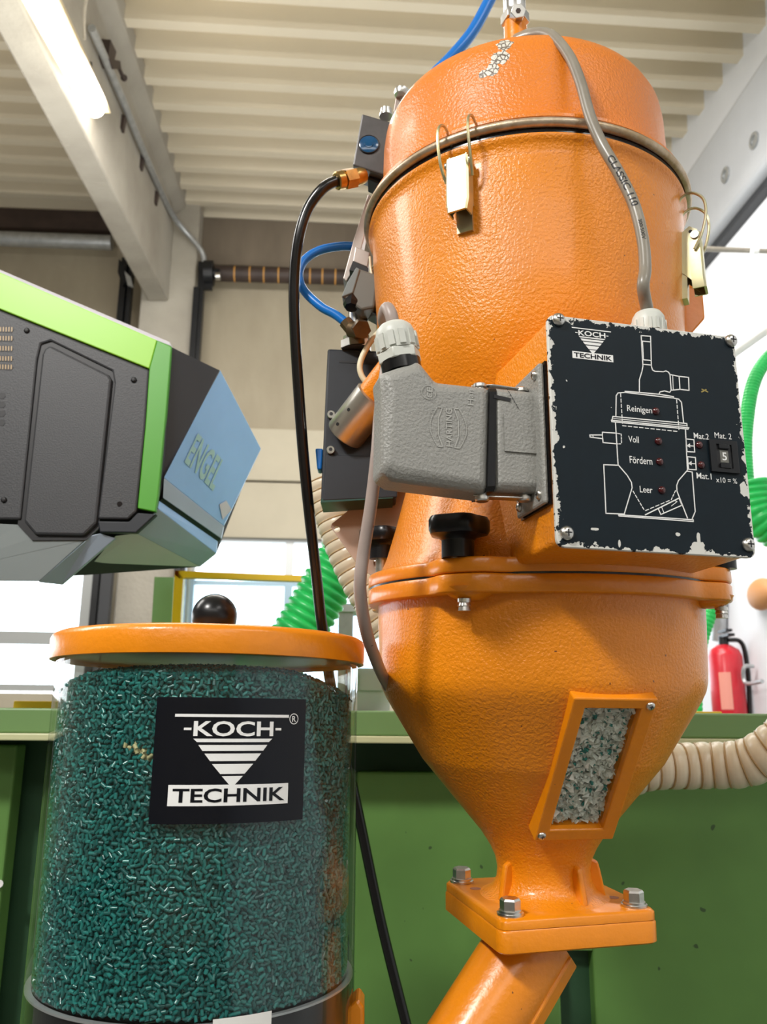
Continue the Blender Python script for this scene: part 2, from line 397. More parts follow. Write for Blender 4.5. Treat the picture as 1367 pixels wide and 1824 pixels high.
# far wall in slabs, leaving the window openings free
def wall_px(bm, x0, y0, x1, y1, v, t): 
    p, q = bv(x0, y0, v), bv(x1, y1, v); u0, u1 = sorted((p.dot(E1), q.dot(E1))); z0, z1 = sorted((p.z, q.z)); bbox(bm, u0, u1, v, v+t, z0, z1)
z770, z860, z962, z1242 = [bv(500, y, VB).z for y in (770, 862, 962, 1242)]
b = NB(); bbox(b, -9, UR+.3, VB, VB+.3, z770, ZT+.4); struct('wall_back', b, M_WALL)
z482 = bv(480, 484, VB).z
b = NB(); bbox(b, -1.72, UR, VB-.06, VB, z482, ZT-.03); struct('trim_1', b, M_DWALL)
b = NB(); bbox(b, -1.72, UR, VB-.015, VB, ZT-.03, ZT+.005); struct('trim_2', b, M_WHITE)
b = NB(); bbox(b, -9, UR+.3, VB-.05, VB+.25, z860, z770); struct('trim_3', b, M_WALL2, bev=.01)
b = NB(); bbox(b, -9, UR+.3, VB-.02, VB+.25, z962, z860-.012); struct('trim_4', b, M_WALL2)
b = NB(); bbox(b, -9, UR+.3, VB-.02, VB+.25, -EYE, z1242); struct('wall_back_below_windows', b, M_WALL2)
# concrete post and the roof beam it carries
def u_at(px, py, v): return bv(px, py, v).dot(E1)
cu0, cu1 = u_at(240, 600, 6.75), u_at(337, 600, 6.75)
b = NB(); bbox(b, cu0, cu1, 6.75, VB, -EYE, zc(6.9)); struct('pillar_concrete', b, M_CONC, bev=.012)
bd = (E2 + UP*RISE).normalized()
def along(p, vv): return p - bd*((6.75-vv)/bd.dot(E2))
sec = [bv(x, y, 6.75) for x, y in ((258, 543), (294, 543), (303, 400), (304, 388), (323, 376), (326, 352), (232, 352), (232, 400))]
b = NB(); loft(b, [[along(p, 1.6) for p in sec], sec]); struct('beam_concrete', b, M_CONC, bev=.012)
# right wall with its steel-grey beam
b = NB(); bbox(b, UR, UR+.25, -5.3, VB+.2, -EYE, ZT+.3); struct('wall_right', b, M_WHW)
zb0, zb1 = bu(1300, 348, UR-.14).z, bu(1290, 180, UR-.14).z
b = NB(); bbox(b, UR-.14, UR+.02, -5, VB, zb0, zb1)
rb = struct('beam_right', b, M_BEAMR, bev=.03)
for px, py in ((1335, 240), (1285, 302)):
    p = bu(px, py, UR-.14); b = NB(); cyl(b, p + E1*.004, p - E1*.012, .045, n=20, prof=[(0, .05), (1, .05), (1, .03), (.4, .03)]); obj('anchor_hole', b, M_PIPE, rb)
b = NB(); bbox(b, UR-.06, UR+.02, -5, VB, zb0-.05, zb0-.001); struct('beam_gap_shade', b, M_CHAR)  # dark strip standing in for the shaded gap below the beam
# windows: frames with bars and panes, bright sky behind
def window(i, x0, x1, y0, y1, bars_x, bars_y):
    v = VB+.04; g = mpp(VB)
    b = NB()
    for a in ((x0, y0, x1, y0+9), (x0, y1-9, x1, y1), (x0, y0, x0+9, y1), (x1-9, y0, x1, y1)): wall_px(b, *a, v, .07)
    o = struct('window_%d' % i, b, M_FRAME)
    for bx, wd in bars_x: b = NB(); wall_px(b, bx-wd/2, y0, bx+wd/2, y1, v+.005, .05); obj('window_bar', b, M_FRAME, o)
    for by, wd in bars_y: b = NB(); wall_px(b, x0, by-wd/2, x1, by+wd/2, v+.01, .05); obj('window_bar', b, M_FRAME, o)
    b = NB(); wall_px(b, x0, y0, x1, y1, v+.035, .006); obj('pane', b, M_GLASS, o)
window(1, -420, 186, 940, 1240, [(-150, 14), (165, 16)], [(1146, 22)])
window(2, 330, 905, 962, 1240, [(515, 9), (700, 9)], [(1043, 9)])
window(3, 905, 1180, 962, 1240, [(1040, 9)], [(1043, 9)])
b = NB(); wall_px(b, 186, 962, 330, 1245, VB-.02, .2); struct('wall_back_between_windows', b, M_WALL2)

# ------------------------------------------------------------------ things high in the hall
# fluorescent batten on the beam
t = thing('fluorescent_lamp', 'long lit fluorescent batten hanging beside the concrete roof beam', 'lamp', at(150, 190, 4.2))
a0, a1 = at(162, 196, 4.2), at(45, -30, 2.6); d = (a1-a0).normalized(); sx = V((1, .1, 0)).normalized(); sx = (sx - d*sx.dot(d)).normalized(); nz = d.cross(sx); nz = nz if nz.z > 0 else -nz
b = NB(); slab(b, [a0 + sx*s + nz*h for s, h in ((-.075, -.035), (-.055, .03), (.055, .03), (.075, -.035), (.068, -.035), (.045, .02), (-.045, .02), (-.068, -.035))], a1-a0)
obj('reflector', b, M_REFL, t, 0, world=True)
b = NB(); slab(b, [a0 - d*.004 + sx*s + nz*h for s, h in ((-.075, -.035), (-.055, .03), (.055, .03), (.075, -.035))], d*.012); obj('end_cap', b, M_REFL, t, 0, world=True)
b = NB(); sweep(b, [a0 + d*.05 - nz*.02 - sx*.01, a1 - nz*.02 - sx*.01], .060, 16); obj('tube', b, M_TUBE, t, world=True)
b = NB(); cyl(b, a0 + d*.25 + nz*.03, a0 + d*.25 + nz*.16, .008); obj('hanger', b, M_DARK, t, world=True)
# conduit and its clips along the beam
wn = bd.cross(sec[2]-sec[1]).normalized(); wn = wn if wn.x > 0 else -wn; wo = sec[1] + wn*.035
pts = [atp(x, y, wo, wn) for x, y in ((150, 58), (205, 180), (252, 290), (300, 390))]
pts += [B(cu1+.05, 6.72, bv(335, 455, 6.72).z), B(cu1+.045, 6.74, bv(343, 500, 6.74).z), B(cu1+.04, 6.74, bv(347, 560, 6.74).z)]
tag(obj('conduit', sweep(NB(), resample(smoothpath(pts), .05), .024, 10), M_PIPE), 'thin grey metal conduit running down the side of the concrete roof beam', 'pipe')
b = NB(); sweep(b, resample(smoothpath([bv(143, -10, 3.4), bv(137, 30, 3.6), bv(138, 85, 3.9)]), .05), .008, 8); tag(obj('lamp_wire', b, M_CABLE), 'thin dark wire hanging down the beam beside the lit batten', 'cable')
t = thing('beam_clamp', 'dark pointed steel clamp on the beam near the lamp end', 'clamp', at(190, 120, 4.9))
slab_y = lambda pl, Y, m, n, par, dd=.06: obj(n, slab(NB(), ats(Y, *pl), (0, dd, 0)), m, par, 0, world=True)
onw = lambda px, py, k=0.: atp(px, py, wo + wn*(.02+k), wn)
def web_plate(n, pl, k=0.): return obj(n, slab(NB(), [onw(x, y, k) for x, y in pl], wn*-(.055+k)), M_RUST, t, 0, world=True)
t.location = onw(190, 128)
web_plate('upper_jaw', [(184, 78), (195, 100), (191, 118), (180, 110)]); web_plate('block', [(183, 112), (202, 116), (204, 130), (190, 131)], .01)
b = NB(); cyl(b, onw(198, 125), onw(209, 148), .012, n=10); ball(b, onw(209, 146), .022, u=10, v=6); obj('pin', b, M_RUST, t, world=True)
for i, (x, y) in enumerate(((206, 222), (241, 292), (268, 355))):
    q = atp(x, y, wo - wn*.03, wn); b = NB(); slab(b, [q + E1*s + UP*h for s, h in ((-.02, -.05), (.01, -.06), (.02, .04), (-.01, .05))], E2*.05)
    tag(obj('cable_clip', b, M_RUST), ['dark clip on beam web just below the lamp end', 'dark clip on beam web halfway to the post', 'dark clip on beam web closest to the post'][i], 'clip', 'clips along the conduit')
# sectional door gear
t = thing('door_shaft', 'dark brown spring shaft with ochre marks across the wall above the doorway', 'shaft', bv(385, 497, 6.8))
b = NB(); cyl(b, bv(378, 492, 6.8), bv(760, 497, 6.8), .068, n=18); obj('spring', b, M_RUST, t, world=True)
for x in (411, 438, 463, 489, 545, 567, 590):
    y = 492 + (x-378)*.0131; p = bv(x, y, 6.8); b = NB(); cyl(b, p, p + E1*.012, .071, n=18); obj('ochre_band', b, M_ORS, t, world=True, smooth=30)
b = NB(); cyl(b, bv(358, 492, 6.7), bv(374, 492, 6.7), .11, n=20); cyl(b, bv(374, 492, 6.7), bv(384, 493, 6.7), .05, n=12); obj('drum', b, M_DARK, t, world=True)
b = NB(); slab(b, [bv(x, y, 6.68) for x, y in ((346, 470), (372, 474), (372, 520), (346, 520))], E2*.03); obj('bracket', b, M_DARK, t, world=True)
b = NB(); cyl(b, bv(378, 497, 6.64), bv(386, 497, 6.64), .035, n=10); obj('end_nut', b, M_STEEL, t, world=True)
for i, (x0, x1, y0) in enumerate(((340, 358, 520), (212, 233, 470))):
    p = bv(x0, y0, 6.7); q = bv(x1, y0, 6.7); b = NB(); b0 = p.dot(E1); b1 = q.dot(E1)
    bbox(b, b0, b0+.05, 6.66, 6.74, -EYE, p.z); bbox(b, b1-.03, b1, 6.66, 6.74, -EYE, p.z); bbox(b, b0, b1, 6.72, 6.745, -EYE, p.z)
    tag(obj('door_rail', b, M_DARK, None, 0), ['black door rail running down just right of the concrete post', 'black door rail running down just left of the concrete post'][i], 'rail', 'door rails')
t = thing('rail_roller', 'black roller bracket with bright plate at the top of the left door rail', 'bracket', bv(212, 500, 6.6))
b = NB(); slab(b, [bv(x, y, 6.62) for x, y in ((205, 468), (214, 478), (222, 505), (212, 516), (203, 492))], E2*.04); obj('bracket_plate', b, M_DARK, t, 0, world=True)
b = NB(); slab(b, [bv(x, y, 6.6) for x, y in ((215, 490), (226, 500), (231, 518), (221, 515))], E2*.02); obj('bright_plate', b, M_PIPE, t, 0, world=True)
tag(obj('duct_pipe', cyl(NB(), bv(-80, 434, 6.8), bv(192, 440, 6.8), .065, n=20), M_PIPE), 'grey pipe running along the far wall left of the beam', 'pipe')
b = NB(); slab(b, [bv(x, y, 6.9) for x, y in ((-60, 380), (195, 385), (195, 418), (-60, 414))], E2*.1); tag(obj('shade_strip', b, M_RUST, None, 0), 'dark brown strip for the shade above the grey pipe on the far wall', 'rail')  # dark slab standing in for shade on the wall above the pipe

# ------------------------------------------------------------------ things by the right wall
t = thing('wall_pipe', 'thin tan pipe crossing in front of the white wall with a pale clip', 'pipe', at(1300, 436, 4.0))
b = NB(); cyl(b, at(1130, 432, 4.0), at(1500, 440, 4.05), .014, n=12); obj('tube', b, M_CABLE, t, world=True)
b = NB(); cyl(b, at(1333, 436, 3.99), at(1343, 436, 3.99), .022, n=12); obj('clip', b, M_WHITE, t, world=True)
q = bu(1300, 1200, UR-.13); zt_, zb_ = bu(1300, 1150, UR-.13).z, bu(1300, 1290, UR-.13).z; r = .10
t = thing('fire_extinguisher', 'red fire extinguisher hanging on the white wall behind the hopper', 'extinguisher', (q.x, q.y, zb_))
b = NB(); lathe(b, [(0, 0), (r*.9, 0), (r, .02), (r, zt_-zb_-.03), (r*.85, zt_-zb_+.01), (r*.4, zt_-zb_+.04), (0, zt_-zb_+.045)], seg=32); obj('cylinder', b, M_RED, t)
b = NB(); cyl(b, (0, 0, zt_-zb_+.03), (0, 0, zt_-zb_+.09), .03); box(b, -.02, .02, -.13, .03, zt_-zb_+.085, zt_-zb_+.10); box(b, -.02, .02, -.10, .03, zt_-zb_+.115, zt_-zb_+.13); obj('valve', b, M_DARK, t, 30)
b = NB(); H = zt_-zb_; sweep(b, smoothpath([(.02, -.02, H+.07), (.09, -.03, H+.06), (.115, -.03, H-.02), (.118, -.03, H-.2), (.105, -.03, .06)]), .014, 10); obj('hose', b, M_RUB, t)
b = NB(); lathe(b, [(r+.002, H*.25), (r+.002, H*.72)], seg=10, a0=R_(222), a1=R_(262)); obj('instruction_label', b, mat('faded_label', (.72, .28, .22), .5), t)
b = NB(); cyl(b, bu(1284, 1020, UR-.05), bu(1284, 1132, UR-.05), .05, n=14); tag(obj('wall_conduit', b, M_PIPE), 'grey upright conduit on white wall above the extinguisher', 'pipe')
q = bu(1360, 1048, UR-.06); b = NB(); ball(b, q, .13, (.5, 1.1, .72), 20, 12); tag(obj('wall_reel', b, M_TANO), 'tan rounded reel on the white wall at the edge of view', 'reel')
b = NB(); q = bu(1350, 1200, UR-.03); sweep(b, smoothpath([q - E1*.0 + UP*.08, q - E1*.06 + UP*.07, q - E1*.06 - UP*.02, q - E1*.06 - E2*.2 - UP*.02]), .012, 8); tag(obj('wall_hook', b, M_PIPE), 'small bent steel hook on the white wall beside the extinguisher', 'hook')
def ribbed(name, pts, r, pitch, m, label, cat='hose', amp=.10, coil=None, n=18, group=None):
    path = resample(smoothpath(pts, 16), pitch/6)
    pr = [1-amp, 1-amp*.2, 1, 1, 1-amp*.15, 1-amp*.8]
    o = obj(name, sweep(NB(), path, lambda i: r*pr[i % 6], n), m, None, 60)
    tag(o, label, cat, group)
    if coil:
        b = NB()
        T = [(path[min(i+1, len(path)-1)] - path[max(i-1, 0)]).normalized() for i in range(len(path))]
        for i in range(0, len(path), 6):
            x, y, d = frame_of(T[i]); ring = []
            for k in range(21):
                a = 2*PI*k/20; c = path[i] + (x*math.cos(a) + y*math.sin(a))*r*(1-amp+.02); ring.append(c)
            sweep(b, ring, r*.045, 5)
        c = obj('groove_wire', b, coil, o); c['kind'] = 'stuff'
    return o
ribbed('green_hose', [at(1400, 600, 2.2), at(1362, 630, 2.2), at(1337, 680, 2.2), at(1326, 770, 2.2), at(1330, 850, 2.2)], .020, .009, M_GHOSE, 'slim translucent green ribbed hose curving down right of the control box', group=None)
ribbed('green_hose', [at(1335, 850, 2.0), at(1352, 905, 2.0), at(1400, 940, 2.0)], .052, .016, M_GHOSE, 'fat green ribbed hose low beside the control box corner')
ribbed('green_hose', [at(1285, 1020, 2.3), at(1272, 1075, 2.3), at(1255, 1130, 2.3), at(1246, 1200, 2.3), at(1246, 1300, 2.3)], .018, .012, M_GHOSE, 'green hose end below the right flange knob, against white wall')
tag(obj('white_pole', cyl(NB(), at(1300, 622, 3.0), at(1420, 535, 3.0), .018, n=12), M_WHITE), 'slanting white pole behind the slim green hose', 'pole')
b = NB(); slab(b, ats(2.4, (1325, 862), (1400, 898), (1400, 908), (1325, 872)), (0, .05, 0)); tag(obj('grey_rail', b, M_PIPE, None, 0), 'grey slanting rail strip behind the fat green hose', 'rail')

# ------------------------------------------------------------------ green machine body the hopper stands over
YG = 1.34
zl = lambda y, Y: at(683, y, Y).z
t = thing('moulding_machine', 'long green sheet metal machine housing with overhanging ledge behind jar and hopper', 'machine', (0, YG, -EYE))
b = NB(); box(b, -1.6, 1.6, YG, YG+1.5, zl(1311, YG), zl(1266, YG)); obj('ledge', b, M_LIP, t, 0, bev=.003, world=True)
b = NB(); box(b, -1.6, 1.6, YG-.006, YG+.05, zl(1324, YG), zl(1311, YG)); obj('pale_edge_strip', b, M_PALE, t, 0, bev=.002, world=True)
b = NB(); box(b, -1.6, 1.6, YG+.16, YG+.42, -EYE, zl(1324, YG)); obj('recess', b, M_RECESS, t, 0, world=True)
YP = YG + .10
x1, x2, x3 = at(660, 1600, YP).x, at(1012, 1750, YP).x, at(1072, 1750, YP).x
b = NB(); box(b, x1-.015, x2, YP, YP+.04, -EYE, zl(1375, YP)); obj('front_panel', b, M_PANEL, t, 0, bev=.004, world=True)
b = NB(); box(b, x3, 1.6, YP, YP+.04, -EYE, zl(1375, YP)); obj('front_panel', b, M_PANEL, t, 0, bev=.004, world=True)
b = NB(); box(b, x2, x3, YP+.03, YP+.05, -EYE, zl(1690, YP)); obj('seam_channel', b, M_RECESS, t, 0, world=True)
b = NB(); box(b, x2-.0, x3, YP, YP+.04, zl(1690, YP), zl(1375, YP)); obj('front_panel', b, M_PANEL, t, 0, world=True)
b = NB(); box(b, -1.6, at(22, 1500, YP).x, YP, YP+.04, -EYE, zl(1332, YP)); obj('side_panel', b, M_PANEL, t, 0, bev=.004, world=True)
b = NB(); cyl(b, at(9, 1585, YP), at(9, 1585, YP-.02), .006, n=10); obj('white_knob', b, M_WHITE, t, world=True)
for i, (x, Y, wd) in enumerate(((70, 1.70, .09), (1252, 1.70, .09))):
    p = at(x, 1262, Y); b = NB(); box(b, p.x-wd/2, p.x+wd/2, Y, Y+.06, zl(1266, YG), p.z+.004); tag(obj('yellow_tray', b, M_YEL, None, 0, bev=.002), ['yellow tray on the green ledge left of the jar', 'yellow tray on the green ledge right of the hopper'][i], 'tray')
# beige hose in front of the ledge, right of the hopper
ribbed('suction_hose', [at(1080, 1400, 1.16), at(1150, 1362, 1.16), at(1250, 1355, 1.16), at(1330, 1350, 1.14), at(1380, 1325, 1.12), at(1440, 1270, 1.1)], .0300, .0192, M_BEIGE, 'beige ribbed suction hose running right from behind the hopper cone', amp=.07, coil=M_COIL, n=24)
ribbed('suction_hose', [at(578, 860, 1.20), at(592, 905, 1.20), at(622, 985, 1.20), at(655, 1050, 1.20), at(700, 1120, 1.2)], .030, .0155, M_BEIGE, 'beige ribbed hose hanging below the black slide valve box', amp=.07, coil=M_COIL, n=24)
ribbed('green_hose', [at(618, 985, 1.5), at(590, 1035, 1.5), at(556, 1095, 1.5), at(515, 1165, 1.5), at(478, 1225, 1.5), at(455, 1300, 1.5)], .047, .0145, M_GHOSE, 'bright green ribbed hose sloping down behind the jar lid', n=22)
# yellow window guard behind the jar
t = thing('guard_frame', 'yellow profile guard frame with clear pane behind the jar knob', 'guard', at(320, 1266, 2.6))
b = NB(); slab(b, ats(2.6, (313, 1022), (700, 1031), (700, 1040), (329, 1034), (329, 1036), (313, 1036)), (0, .03, 0)); obj('top_rail', b, M_YEL, t, 0, world=True)
b = NB(); slab(b, ats(2.6, (313, 1022), (329, 1022), (318, 1275), (302, 1275)), (0, .03, 0)); obj('post', b, M_YEL, t, 0, world=True)
b = NB(); slab(b, ats(2.615, (329, 1034), (700, 1040), (700, 1275), (318, 1275)), (0, .004, 0)); obj('pane', b, glassy('bluish_guard_pane', (.80, .92, 1)), t, 0, world=True)
b = NB(); slab(b, ats(2.7, (277, 1034), (312, 1034), (302, 1276), (266, 1276)), (0, .1, 0)); tag(obj('green_post', b, mat('post_green', (.24, .42, .19), .5), None, 0), 'green steel post beside the yellow guard frame', 'post')
for i, (x0, x1, y0) in enumerate(((184, 203, 1005),)):
    b = NB(); slab(b, [bv(a, c, 6.6) for a, c in ((x0, y0), (x1, y0), (x1-18, 1250), (x0-18, 1250))], E2*.08); tag(obj('dark_upright', b, M_CHAR, None, 0), 'dark upright post between window and concrete pillar', 'post')
t = thing('bench_unit', 'pale grey bench unit seen between jar and hopper', 'cabinet', at(668, 1266, 1.65))
b = NB(); slab(b, ats(1.65, (640, 1190), (700, 1190), (700, 1271), (634, 1271)), (0, .1, 0)); obj('body', b, mat('pale_grey', (.50, .52, .51), .5), t, 0, bev=.004, world=True)
b = NB(); slab(b, ats(1.645, (646, 1200), (690, 1200), (690, 1230), (646, 1230)), (0, .006, 0)); obj('front_plate', b, M_FRAME, t, 0, world=True)
t = thing('bench_stand', 'grey instrument stand behind the green hose', 'stand', at(612, 1266, 2.2))
b = NB(); slab(b, ats(2.2, (606, 1085), (632, 1085), (632, 1275), (606, 1275)), (0, .06, 0)); obj('body', b, M_PIPE, t, 0, world=True)
b = NB(); slab(b, ats(2.19, (590, 1076), (645, 1076), (645, 1090), (590, 1090)), (0, .1, 0)); obj('top', b, M_LAVG, t, 0, world=True)

#@@HEAD
# ------------------------------------------------------------------ faceted green and charcoal machine head at the left
t = thing('robot_arm_cover', 'faceted charcoal machine head with lime green edge and blue front cover', 'machine', at(200, 1045, 1.32))
def Ys(px): return 1.27 + (300-px)*-.0001
front = [(-160, 440), (300, 622), (283, 890), (245, 955), (207, 965), (60, 1040), (-160, 1048)]
fr = [at(x, y, 1.315 if (x, y) == (283, 890) else 1.37 if y > 900 else 1.30) for x, y in front]
pa, pb, pd = at(388, 663, 1.366), at(463, 802, 1.516), at(291, 857, 1.303); n_ = (pb-pa).cross(pd-pa).normalized(); n_ = n_ if n_.y < 0 else -n_
pc = atp(399, 941, pa, n_); YC = pc.y
nose = [pa - n_*.008, pb - n_*.008, pc - n_*.008, at(386, 990, YC+.01), at(357, 1014, YC+.01), pd - n_*.008]
back = [at(-160, 470, 1.75), at(290, 640, 1.75), at(385, 690, 1.72), at(440, 800, 1.75), at(375, 960, 1.75), at(180, 1000, 1.75), at(-160, 1020, 1.75)]
b = NB()
for p in fr + nose + back: b.verts.new(p + V((0, .004, 0)))
bmesh.ops.convex_hull(b, input=b.verts); obj('housing', b, M_CHAR, t, 20, world=True)
def plate(n, pts, m, dy=.006, bev=.0015, par=None): return obj(n, slab(NB(), [at(*p) for p in pts], (0, dy, 0)), m, par or t, 0, bev=bev, world=True)
plate('lime_edge', [(-160, 432, 1.292), (275, 612, 1.292), (262, 663, 1.292), (-160, 502, 1.292)], M_LIME, .01)
plate('upright_green_edge', [(275, 612, 1.292), (301, 623, 1.292), (293, 745, 1.292), (281, 890, 1.292), (277, 918, 1.292), (245, 912, 1.292), (257, 760, 1.292), (262, 663, 1.292)], M_LIMED, .01)
plate('top_trim', [(-160, 428, 1.296), (298, 615, 1.296), (301, 623, 1.296), (275, 613, 1.293), (-160, 434, 1.293)], M_LAVG, .3)
plate('side_sheet', [(-160, 504, 1.291), (262, 665, 1.291), (256, 770, 1.291), (243, 918, 1.291), (228, 932, 1.291), (174, 932, 1.291), (200, 690, 1.291), (196, 668, 1.291), (85, 616, 1.291), (68, 622, 1.291), (62, 650, 1.291), (37, 935, 1.291), (-160, 935, 1.291)], M_CHAR, .008, .003)
plate('inset_door', [(75, 630, 1.288), (84, 624, 1.288), (190, 675, 1.288), (195, 683, 1.288), (172, 940, 1.288), (150, 962, 1.288), (63, 962, 1.288), (42, 938, 1.288), (70, 640, 1.288)], M_CHAR, .010, .004)
plate('door_groove', [(64, 618, 1.2945), (84, 610, 1.2945), (203, 666, 1.2945), (203, 690, 1.2945), (176, 950, 1.2945), (155, 970, 1.2945), (58, 972, 1.2945), (32, 945, 1.2945)], M_CHAR2, .004, 0)
plate('dark_corner', [(174, 936, 1.290), (230, 936, 1.290), (245, 920, 1.290), (279, 922, 1.290), (243, 956, 1.290), (178, 956, 1.290)], M_BLKM, .012, .002)
plate('grey_side_facet', [(283, 640, 1.303), (300, 624, 1.296), (387, 664, 1.362), (291, 857, 1.308), (283, 890, 1.300), (279, 905, 1.298), (294, 745, 1.296)], M_CHAR, .004, 0)
cover = plate('blue_front_cover', [(388, 663, 1.366), (463, 802, 1.516), (399, 941, YC), (291, 857, 1.303)], M_SKYB, .004, .001)
plate('cover_lower_lip', [(291, 857, 1.302), (399, 941, YC-.002), (395, 964, YC-.004), (290, 893, 1.308)], M_BGREY, .006, .001)
plate('gap', [(290, 893, 1.316), (395, 964, YC), (388, 972, YC), (283, 900, 1.314)], M_CHAR2, .004, 0)
plate('blue_band', [(283, 898, 1.306), (388, 968, YC-.006), (386, 990, YC-.010), (281, 912, 1.300)], M_SKYB, .006, .001)
plate('lower_steel_facet', [(281, 912, 1.300), (386, 990, YC-.010), (357, 1014, YC-.014), (244, 957, 1.300)], M_BGREY, .006, .001)
plate('underside_sheet', [(207, 962, 1.306), (244, 957, 1.300), (357, 1014, YC-.014), (168, 1010, 1.39)], M_LAVG, .004, 0)
plate('underside_facet', [(40, 945, 1.297), (58, 968, 1.297), (156, 968, 1.297), (165, 958, 1.297), (72, 1044, 1.30), (-160, 1046, 1.30), (-160, 938, 1.297)], M_SGREY, .006, .001)
plate('underside_band', [(163, 962, 1.295), (178, 958, 1.295), (207, 966, 1.30), (112, 1050, 1.33), (70, 1046, 1.30)], M_BGREY, .006, .001)
for x, y in ((43, 599), (235, 684), (7, 901)): screw('screw', t, (at(x, y, 1.291) - t.location), (0, -1, 0), .0048, M_CHAR2)
b = NB(); cyl(b, at(213, 905, 1.2905), at(213, 905, 1.2895), .0042, n=14); obj('screw_hole', b, M_CHAR2, t, world=True)
for i, y in enumerate((598, 614, 632, 650, 665)):
    plate('vent_slot', [(-60, y-7, 1.2905), (14+4*(i == 0), y-6, 1.2905), (20, y-1, 1.2905), (16, y+5, 1.2905), (-60, y+2, 1.2905)], M_CHAR2, .002, 0)
    b = NB()
    for j in range(14): slab(b, ats(1.290, (-50+j*5, y-5), (-48+j*5, y-5), (-48+j*5, y+3), (-50+j*5, y+3)), (0, .0006, 0))
    o = obj('slot_mesh', b, M_COIL, t, 0, world=True); o['kind'] = 'stuff'
for i, y in enumerate((716, 732, 748, 764)): plate('vent_slot', [(-60, y-6, 1.2905), (5, y-6, 1.2905), (7, y, 1.2905), (3, y+5, 1.2905), (-60, y+4, 1.2905)], M_CHAR2, .002, 0)
# lettering along the cover: reads down its slope
A, Bq, Cq = at(333, 775, 1.36), at(383, 876, 1.46), at(352, 778, 1.385)
o_ = atp(326, 829, pa, n_); ux = (atp(378, 880, pa, n_) - o_); uy = (atp(350, 776, pa, n_) - o_)
b = NB(); put(b, 'ENGEL', lambda x, y: o_ + ux*x + uy*y + n_*.0012, 0, 0, 1, 1); obj('lettering', b, M_LETTER, cover, 0, world=True)
fq = [atp(x, y, pa, n_) + n_*.0012 for x, y in ((390, 903), (402, 896), (412, 912), (396, 930))]
b = NB(); slab(b, fq, n_*.0002); obj('pale_sticker', b, M_LAVG, cover, 0, world=True)

#@@JAR
# ------------------------------------------------------------------ acrylic jar of teal pellets
JX, JY, JR = -.1702, .855, .1457
JT, JB = .0535, -.245
t = thing('pellet_jar', 'clear acrylic storage jar with black logo label, beside the orange hopper', 'jar', (JX, JY, JB-.06))
J = t
L = lambda z: z - (JB-.06)
b = NB(); lathe(b, [(JR, L(JB-.055)), (JR, L(JT+.004))], seg=160); lathe(b, [(JR-.0055, L(-.223)), (JR-.0055, L(JT+.003))], seg=160); obj('acrylic_tube', b, M_ACRYL, t, 60)
b = NB(); lathe(b, [(JR-.006, 0), (JR-.006, L(-.226)), (JR-.003, L(-.226)), (JR-.003, 0)], seg=128); obj('base_ring', b, M_BLACK, t, 30)
b = NB(); lathe(b, [(JR-.0063, L(-.2262)), (JR-.0005, L(-.2262)), (JR-.0005, L(-.2245)), (JR-.0063, L(-.2250))], seg=128); obj('base_seal', b, M_PIPE, t, 30)
b = NB(); lathe(b, [(0, 0), (JR-.007, 0)], seg=64); obj('base_plate', b, M_BLACK, t, 30)
for s in (25, 155):   # vertical seams of the tube where the sheet is glued
    a = R_(s); b = NB(); box(b, JR*math.cos(a)-.001, JR*math.cos(a)+.001, JR*math.sin(a)-.001, JR*math.sin(a)+.001, L(-.22), L(JT)); obj('tube_seam', b, M_LAVG, t, 0)
def ray_cyl(px, py, r, cx=JX, cy=JY):
    d = ray(px, py); a = d.x**2 + d.y**2; h = d.x*cx + d.y*cy; k = (h - math.sqrt(h*h - a*(cx*cx + cy*cy - r*r)))/a; p = d*k
    return math.atan2(p.x-cx, -(p.y-cy))*r, p.z
RL = JR + .0006
def jl(u, z, k=0.): a = u/RL; r = RL + k; return V((r*math.sin(a), -r*math.cos(a), L(z)))
uL, uR = ray_cyl(280, 1350, RL)[0], ray_cyl(549, 1350, RL)[0]; zT_, zB_ = ray_cyl(400, 1247, RL)[1], ray_cyl(400, 1472, RL)[1]
def curved(bm, u0, u1, z0, z1, k0, k1, n=24):
    g = [[jl(u0 + (u1-u0)*i/n, z, k) for i in range(n+1)] for z, k in ((z0, k0), (z0, k1), (z1, k1), (z1, k0), (z0, k0))]
    loft(bm, g, closed=False, cap=False); return bm
lab = obj('logo_label', curved(NB(), uL, uR, zB_, zT_, -.0004, .0002), M_LABEL, t, 50)
def logo(fn, bw, bd, sub=1):
    """firm logo: fn maps x 0..1 and y 0..-0.80 (in widths) to a point; bw white print mesh, bd dark letters mesh"""
    X = lambda x: (x-568)/447; Yy = lambda y: -(y-569)/447
    f = lambda x, y: fn(X(x), Yy(y))
    fillp(bw, f, [(568, 564), (1015, 564), (1015, 575), (568, 575)], 16*sub)
    put(bw, 'KOCH', f, 640, 648, 948, 590)
    for a, c in ((604, 632), (957, 982)): fillp(bw, f, [(a, 616), (c, 616), (c, 625), (a, 625)])
    cx = 793
    for y0, y1, h0, h1 in ((657, 670, 152, 138), (681, 703, 132, 116), (713, 741, 108, 86), (752, 789, 78, 46)): fillp(bw, f, [(cx-h0, y0), (cx+h0, y0), (cx+h1, y1), (cx-h1, y1)], 10*sub)
    fillp(bw, f, [(cx-40, 797), (cx+40, 797), (cx+8, 832), (cx-8, 832)], 2)
    fillp(bw, f, [(560, 829), (1022, 829), (1022, 906), (560, 906)], 16*sub)
    g = lambda x, y: fn(X(x), Yy(y), .0002)
    put(bd, 'TECHNIK', g, 577, 894, 1006, 842)
u0, zq = ray_cyl(318, 1281, RL)[0], ray_cyl(400, 1279, RL)[1]; u1 = ray_cyl(520, 1278, RL)[0]
fn = lambda x, y, e=0: jl(u0 + x*(u1-u0), zq + y*(u1-u0)*.97, .0006+e)
